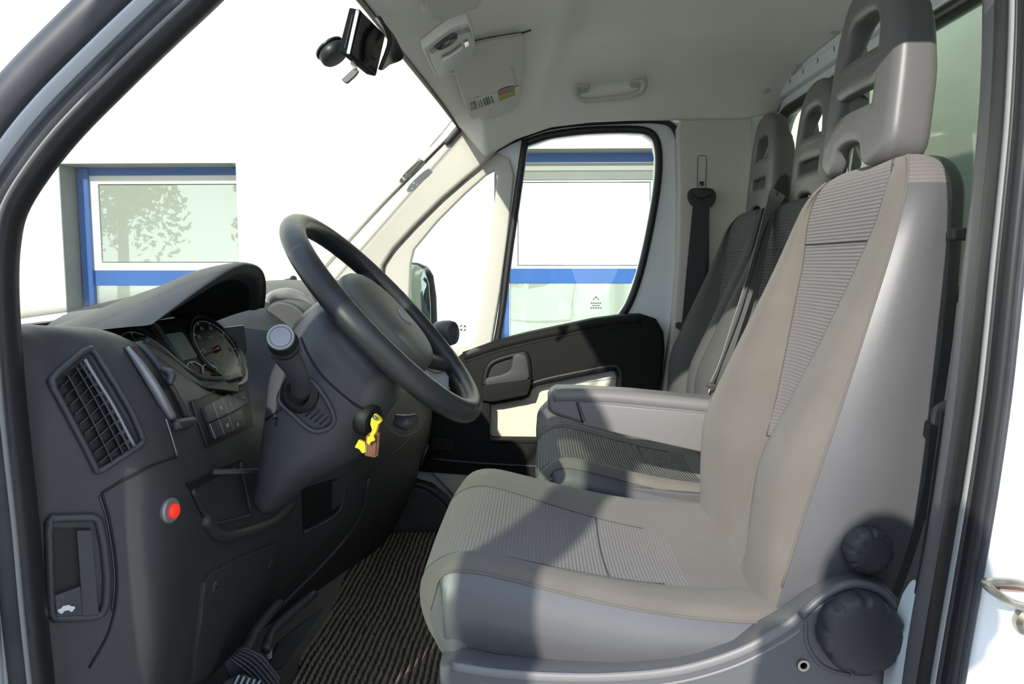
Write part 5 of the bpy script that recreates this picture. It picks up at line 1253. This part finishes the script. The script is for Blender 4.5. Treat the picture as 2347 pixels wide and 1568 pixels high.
for q in ([(1052, 62), (1062, 57), (1066, 70), (1056, 75)], [(1063, 94), (1072, 90), (1074, 100), (1066, 105)]):
    qpatch('lamp_switch', SCf, q, M_CHROME, cf, 0.004, -0.002, 2, 2)
# trim clips along the rear edge of the headliner
for i, c in enumerate(((1757, 208), (1830, 149), (1912, 74), (1996, 6))):
    n_ = SH.n(*c)
    cl = lathe('trim_clip', SH(c[0], c[1], -0.002), n_, [(0.012, 0), (0.012, 0.003), (0.010, 0.005), (0, 0.0055)], M_BEIGE2, HL, seg=18)
# ================================================================== camera unit on the windscreen
DC = thing('dashboard_camera', 'black slim screen unit with round suction mount hanging at the top of the windscreen', 'dashcam', A(830, 100, 1.40))
sc_ = [A(826, 22, 1.330), A(884, 80, 1.47), A(862, 176, 1.46), A(800, 124, 1.325)]
nsc = (sc_[1]-sc_[0]).cross(sc_[3]-sc_[0]).normalized()
if nsc.dot(ray(840, 90)) > 0: nsc = -nsc
bd = slab('screen_body', sc_, nsc*-0.020, M_MATTE, DC, 0.003)
cen = sum(sc_, V())/4
slab('screen_glass', [cen+(p-cen)*0.93 for p in sc_], nsc*0.0012, M_SCREEN, DC, 0.0004)
sd_ = [A(803, 24, 1.33), A(825, 20, 1.328), A(800, 126, 1.323), A(782, 118, 1.325)]
slab('side_face', sd_, V((0, 0.012, 0)), M_MATTE, DC, 0.0015)
slab('side_strip', [A(816, 22, 1.326), A(824, 21, 1.326), A(801, 124, 1.321), A(794, 122, 1.321)], V((0, 0.003, 0)), M_PAINT, DC, 0.0006)
slab('card_slot', [A(807, 34, 1.3265), A(809, 34, 1.3265), A(791, 110, 1.3225), A(789, 110, 1.3225)], V((0, 0.002, 0)), M_DEEP, DC, 0)
arm = loft('mount_arm', [[A(870, 40, 1.42), A(892, 90, 1.42), A(870, 160, 1.42)], [A(862, 40, 1.44), A(905, 95, 1.46), A(876, 158, 1.44)], [A(880, 60, 1.47), A(922, 128, 1.48), A(890, 146, 1.47)]], M_RUB, DC, nu=3, nv=4, solid=0.006)
suc = A(764, 122, 1.40); _d = ray(764, 122); _r = _d.cross(V((0, 0, 1))).normalized(); _u = _r.cross(_d); sax = _r*0.54-_u*0.70-_d*0.46
lathe('suction_ring', suc, sax, [(0.024, -0.008), (0.026, -0.004), (0.026, 0.006), (0.023, 0.010), (0.010, 0.011), (0, 0.011)], M_RUB, DC, seg=36)
lathe('suction_cup', suc-sax.normalized()*0.012, sax, [(0.0275, 0), (0.0275, 0.003), (0.02, 0.006), (0, 0.006)], M_RUB, DC, seg=36)
slab('clip_foot', apx([(782, 182), (812, 154), (822, 162), (816, 172), (796, 190), (790, 190)], 1.36), V((0, 0.008, 0)), M_RUBG, DC, 0.0015)
tube('clip_neck', [A(806, 142, 1.36), A(816, 158, 1.36)], 0.0035, M_BEIGE2, DC, seg=8, n=2)
# grey plate stuck on the glass by the far pillar
WT = thing('windscreen_badge', 'small grey plastic plate with three holes stuck to the windscreen by the far pillar', 'badge', A(945, 420, 2.488))
bl_ = [(966, 366), (975, 373), (968, 381), (956, 391), (945, 402), (936, 412), (930, 417), (924, 419), (917, 420), (915, 416), (920, 407), (930, 395), (944, 382), (957, 371)]
def dot(cx_, cy_): return [(cx_+2.2*math.cos(a)+1.2*math.sin(a), cy_-2.8*math.sin(a)) for a in [k*PI/5 for k in range(10)]]
yplate('plate', [bl_, dot(931, 399), dot(939, 403), dot(928, 412)], 2.488, 0.003, M_BADGE, WT, 0.0006)
# wiper outside the windscreen
WP = thing('wiper', 'black windscreen wiper arm lying above the dashboard top', 'wiper', A(650, 652, 2.3))
tube('arm', [A(612, 660, 2.36), A(630, 652, 2.34), A(655, 645, 2.32), A(672, 640, 2.30)], [0.004, 0.006, 0.007, 0.005], M_RUB, WP, seg=8)
for c in ((628, 651), (640, 648)): lathe('link', A(c[0], c[1], 2.325), (0, -1, 0.3), [(0.006, 0), (0.006, 0.008), (0, 0.009)], M_STEEL, WP, seg=12)
lathe('pivot', A(673, 639, 2.30), (0, -1, 0.2), [(0.0, -0.012), (0.008, -0.008), (0.010, 0), (0.008, 0.008), (0, 0.012)], M_RUB, WP, seg=14)
tube('blade', [A(612, 662, 2.37), A(560, 664, 2.2), A(500, 664, 1.9)], 0.004, M_RUB, WP, seg=6)
# ================================================================== driver door, standing open to the left of the frame
D2_ = thing('door_2', 'open driver door swung out beside the photographer', None, (-0.57, 0.58, 0.0), kind='structure')
ha = math.radians(85); e = V((math.cos(ha), -math.sin(ha), 0)); ho = V((-0.578, 0.72, 0))
do = sp2([(0.15, -0.35), (0.5, -0.36), (1.02, -0.35), (1.09, -0.25), (1.11, 0.3), (1.10, Z(-0.05)), (1.07, Z(0.25)), (1.02, Z(0.48)), (0.96, Z(0.55)), (0.86, Z(0.57)), (0.62, Z(0.56)), (0.44, Z(0.48)), (0.26, Z(0.26)), (0.15, Z(0.06)), (0.14, 0.6), (0.14, 0.1)], 2)
dh = [(0.24, Z(-0.03)), (0.31, Z(0.14)), (0.48, Z(0.38)), (0.66, Z(0.48)), (0.86, Z(0.49)), (0.905, Z(0.46)), (0.935, Z(0.2)), (0.955, Z(-0.03))]
plate('door_shell', [do, dh], ho, e, (0, 0, 1), M_PAINT, D2_, 0.05, 0.008)
plate('door_glass', [dh], ho, e, (0, 0, 1), M_GREEN, D2_, 0.005, 0)
inn = V((0.03*math.sin(ha), 0.03*math.cos(ha), 0))
plate('door_card', [[(0.18, -0.30), (1.02, -0.30), (1.05, 0.3), (1.04, Z(-0.10)), (0.18, Z(-0.12)), (0.18, 0.4)]], ho+inn, e, (0, 0, 1), M_BLACK2, D2_, 0.03, 0.008)
# ================================================================== trees behind the photographer, mirrored in the building windows
def tree(x, y, h, r, label, seed):
    rnd = random.Random(seed)
    t = thing('tree', label, 'tree', (x, y, -0.62), 'trees across the yard')
    tube('trunk', [V((x, y, -0.62)), V((x+0.1, y, h*0.35)), V((x-0.05, y+0.1, h*0.7))], [0.22, 0.16, 0.08], M_BARK, t, seg=8)
    v = []; f = []
    for _ in range(3200):
        a = rnd.uniform(0, 2*PI); zz = rnd.uniform(-1, 1); q = rnd.random()**0.35
        s = math.sqrt(1-zz*zz); lump = 1+0.25*math.sin(a*3+seed)+0.2*math.sin(zz*5+a*2)
        c = V((x+r*q*lump*s*math.cos(a), y+r*q*lump*s*math.sin(a), h*0.58+r*1.1*q*lump*zz)); b0 = len(v)
        u1 = V((rnd.uniform(-1, 1), rnd.uniform(-1, 1), rnd.uniform(-1, 1))).normalized(); u2 = u1.orthogonal().normalized(); k = rnd.uniform(0.09, 0.2)
        v += [c-u1*k, c+u2*k*0.6, c+u1*k, c-u2*k*0.6]; f.append((b0, b0+1, b0+2, b0+3))
    o = mesh('foliage', v, f, M_LEAF, t, smooth=False); o['kind'] = 'stuff'
tree(-14.8, -15, 6.5, 2.1, 'green tree mirrored in the left part of the building window', 3)
tree(-9.3, -16, 5.2, 1.7, 'green tree mirrored at the right edge of the building window', 8)
# ================================================================== the photographer, whose shadow falls on the driver seat
M_SKIN = mat('skin', (0.52, 0.32, 0.23, 1), 0.5)
M_HAIR = mat('dark_hair', (0.05, 0.035, 0.025, 1), 0.6, bump=(300, 0.8))
M_SHIRT = mat('blue_shirt', (0.10, 0.14, 0.22, 1), 0.85, bump=(900, 0.3))
M_JEANS = mat('dark_trousers', (0.05, 0.055, 0.07, 1), 0.85, bump=(900, 0.3))
M_SHOE = mat('dark_shoes', (0.03, 0.025, 0.02, 1), 0.5)
def skinned(name, joints, edges, m, parent, root=0, levels=2):
    me = bpy.data.meshes.new(name); me.from_pydata([j[0] for j in joints], edges, []); me.update()
    o = bpy.data.objects.new(name, me); link(o, parent); me.materials.append(m)
    md = o.modifiers.new('skin', 'SKIN'); sk = me.skin_vertices[0].data if me.skin_vertices else None
    if sk is None:
        b = bmesh.new(); b.from_mesh(me); b.verts.layers.skin.verify(); b.to_mesh(me); b.free(); sk = me.skin_vertices[0].data
    for i, j in enumerate(joints):
        r = j[1]; sk[i].radius = r if isinstance(r, tuple) else (r, r); sk[i].use_root = (i == root)
    md.use_smooth_shade = True
    ss = o.modifiers.new('ss', 'SUBSURF'); ss.levels = levels; ss.render_levels = levels
    return o
GZ = -0.62
PH = thing('person', 'person in a blue shirt standing outside the open door, holding a camera at chest height', 'person', (0.0, -0.42, GZ))
hx, hy = 0.02, -0.27
J = [((hx, -0.46, 0.36), 0.135), ((hx, -0.45, 0.52), 0.125), ((hx, -0.42, 0.68), (0.15, 0.125)), ((hx, -0.38, 0.80), (0.12, 0.10)), ((hx, -0.33, 0.87), 0.058), ((hx, -0.28, 0.94), 0.056),
     ((hx-0.17, -0.37, 0.78), 0.062), ((hx-0.24, -0.33, 0.56), 0.05), ((hx-0.10, -0.12, 0.74), 0.036),
     ((hx+0.17, -0.37, 0.78), 0.062), ((hx+0.24, -0.33, 0.56), 0.05), ((hx+0.08, -0.12, 0.74), 0.036)]
E_ = [(0, 1), (1, 2), (2, 3), (3, 4), (4, 5), (3, 6), (6, 7), (7, 8), (3, 9), (9, 10), (10, 11)]
skinned('torso', J, E_, M_SHIRT, PH)
L_ = [((hx, -0.46, 0.34), 0.13)]
LE = []
for s in (-1, 1):
    b = len(L_); L_ += [((hx+s*0.09, -0.46, 0.26), 0.098), ((hx+s*0.11, -0.44, -0.13), 0.064), ((hx+s*0.12, -0.46, GZ+0.09), 0.045)]
    LE += [(0, b), (b, b+1), (b+1, b+2)]
skinned('trousers', L_, LE, M_JEANS, PH)
for s in (-1, 1):
    skinned('shoe', [((hx+s*0.12, -0.49, GZ+0.045), 0.042), ((hx+s*0.125, -0.38, GZ+0.04), 0.042), ((hx+s*0.13, -0.29, GZ+0.032), 0.032)], [(0, 1), (1, 2)], M_SHOE, PH)
# head with face, hair and ears
hc = V((hx, hy, Z(0.165)))
hv = []; N1, N2 = 20, 24
for i in range(N1+1):
    th = PI*i/N1
    for j in range(N2):
        a = 2*PI*j/N2; x = math.sin(th)*math.cos(a); y = math.sin(th)*math.sin(a); z = math.cos(th)
        w = 0.076*(1-0.20*max(0, -z)); d = 0.096*(1-0.10*max(0, -z)); f = max(0, y)
        nose = 0.020*math.exp(-(x/0.16)**2-((z+0.12)/0.22)**2)*f
        eye = -0.007*math.exp(-((abs(x)-0.38)/0.16)**2-((z-0.08)/0.10)**2)*f
        mouth = 0.004*math.exp(-(x/0.3)**2-((z+0.45)/0.08)**2)*f
        hv.append(hc+V((w*x, d*y+nose+eye+mouth, 0.118*z)))
hf = [(i*N2+j, i*N2+(j+1) % N2, (i+1)*N2+(j+1) % N2, (i+1)*N2+j) for i in range(N1) for j in range(N2)]
mesh('head', hv, hf, M_SKIN, PH)
tube('neck', [hc+V((0, -0.02, -0.18)), hc+V((0, -0.012, -0.09))], 0.052, M_SKIN, PH, seg=12, n=2)
rows = []
for i in range(9):
    th = 0.62*PI*i/8+0.001
    rows.append([hc+V((0.082*math.sin(th)*math.cos(a), -0.014+0.100*math.sin(th)*math.sin(a)*(0.80 if math.sin(a) > 0 else 1.06), 0.018+0.115*math.cos(th)*(1 if math.sin(a) < 0.3 else 1.0))) for a in [2*PI*j/20 for j in range(20)]] if i < 5 else
                [hc+V((0.082*math.sin(th)*math.cos(a), min(0.02, -0.014+0.100*math.sin(th)*math.sin(a)*1.06), 0.018+0.115*math.cos(th))) for a in [2*PI*j/20 for j in range(20)]])
gridmesh('hair', rows, M_HAIR, PH, closed_v=True)
for s in (-1, 1):
    lathe('ear', hc+V((s*0.076, -0.008, -0.005)), (s, 0.2, 0), [(0.026, -0.006), (0.030, 0.004), (0.022, 0.010), (0, 0.006)], M_SKIN, PH, seg=16)
    lathe('eye', hc+V((s*0.029, 0.086, 0.008)), (s*0.1, 1, 0), [(0.011, -0.004), (0.008, 0.002), (0, 0.004)], M_WHITE, PH, seg=14)
slab('mouth', [hc+V((x, 0.089, z)) for x, z in ((-0.022, -0.052), (0, -0.049), (0.022, -0.052), (0, -0.057))], V((0, 0.003, 0)), M_NEEDLE, PH)
# hands round the camera
for s in (-1, 1):
    wr = V((hx+(-0.10 if s < 0 else 0.08), -0.12, 0.74)); pm = V((hx+s*0.062-0.01, -0.095, 0.835))
    skinned('hand', [(wr, 0.026), (pm, (0.036, 0.020)), (pm+V((-s*0.004, 0.01, 0.030)), (0.034, 0.016))], [(0, 1), (1, 2)], M_SKIN, PH, levels=2)
    for k, ln in enumerate((0.058, 0.066, 0.062, 0.050)):
        b = pm+V((s*0.004, 0.008-0.0*k, 0.040-0.021*k))
        skinned('finger', [(b-V((0, 0.012, 0)), 0.0095), (b+V((s*0.006, 0.030, 0.003)), 0.0090), (b+V((-s*0.010, 0.030+ln*0.35, 0.003)), 0.0085), (b+V((-s*0.030, 0.028+ln*0.4, 0.001)), 0.0075)], [(0, 1), (1, 2), (2, 3)], M_SKIN, PH, levels=1)
    skinned('thumb', [(pm+V((-s*0.006, -0.008, -0.02)), 0.0115), (pm+V((-s*0.026, -0.016, 0.004)), 0.0105), (pm+V((-s*0.044, -0.012, 0.016)), 0.009)], [(0, 1), (1, 2)], M_SKIN, PH, levels=1)
CM = thing('camera_body', 'black photo camera held in both hands of the person outside the van', 'camera', (0.0, -0.08, Z(-0.045)))
box('body', (0.005, -0.075, Z(-0.002)), (0.125, 0.05, 0.088), M_BLACK, CM, 0.008)
box('viewfinder_hump', (0.0, -0.078, Z(0.050)), (0.050, 0.05, 0.026), M_BLACK, CM, 0.008)
lathe('lens_mount', (0, -0.052, ZC), (0, 1, 0), [(0.030, 0), (0.031, 0.015), (0.029, 0.022), (0.0, 0.022)], M_BLACK, CM)
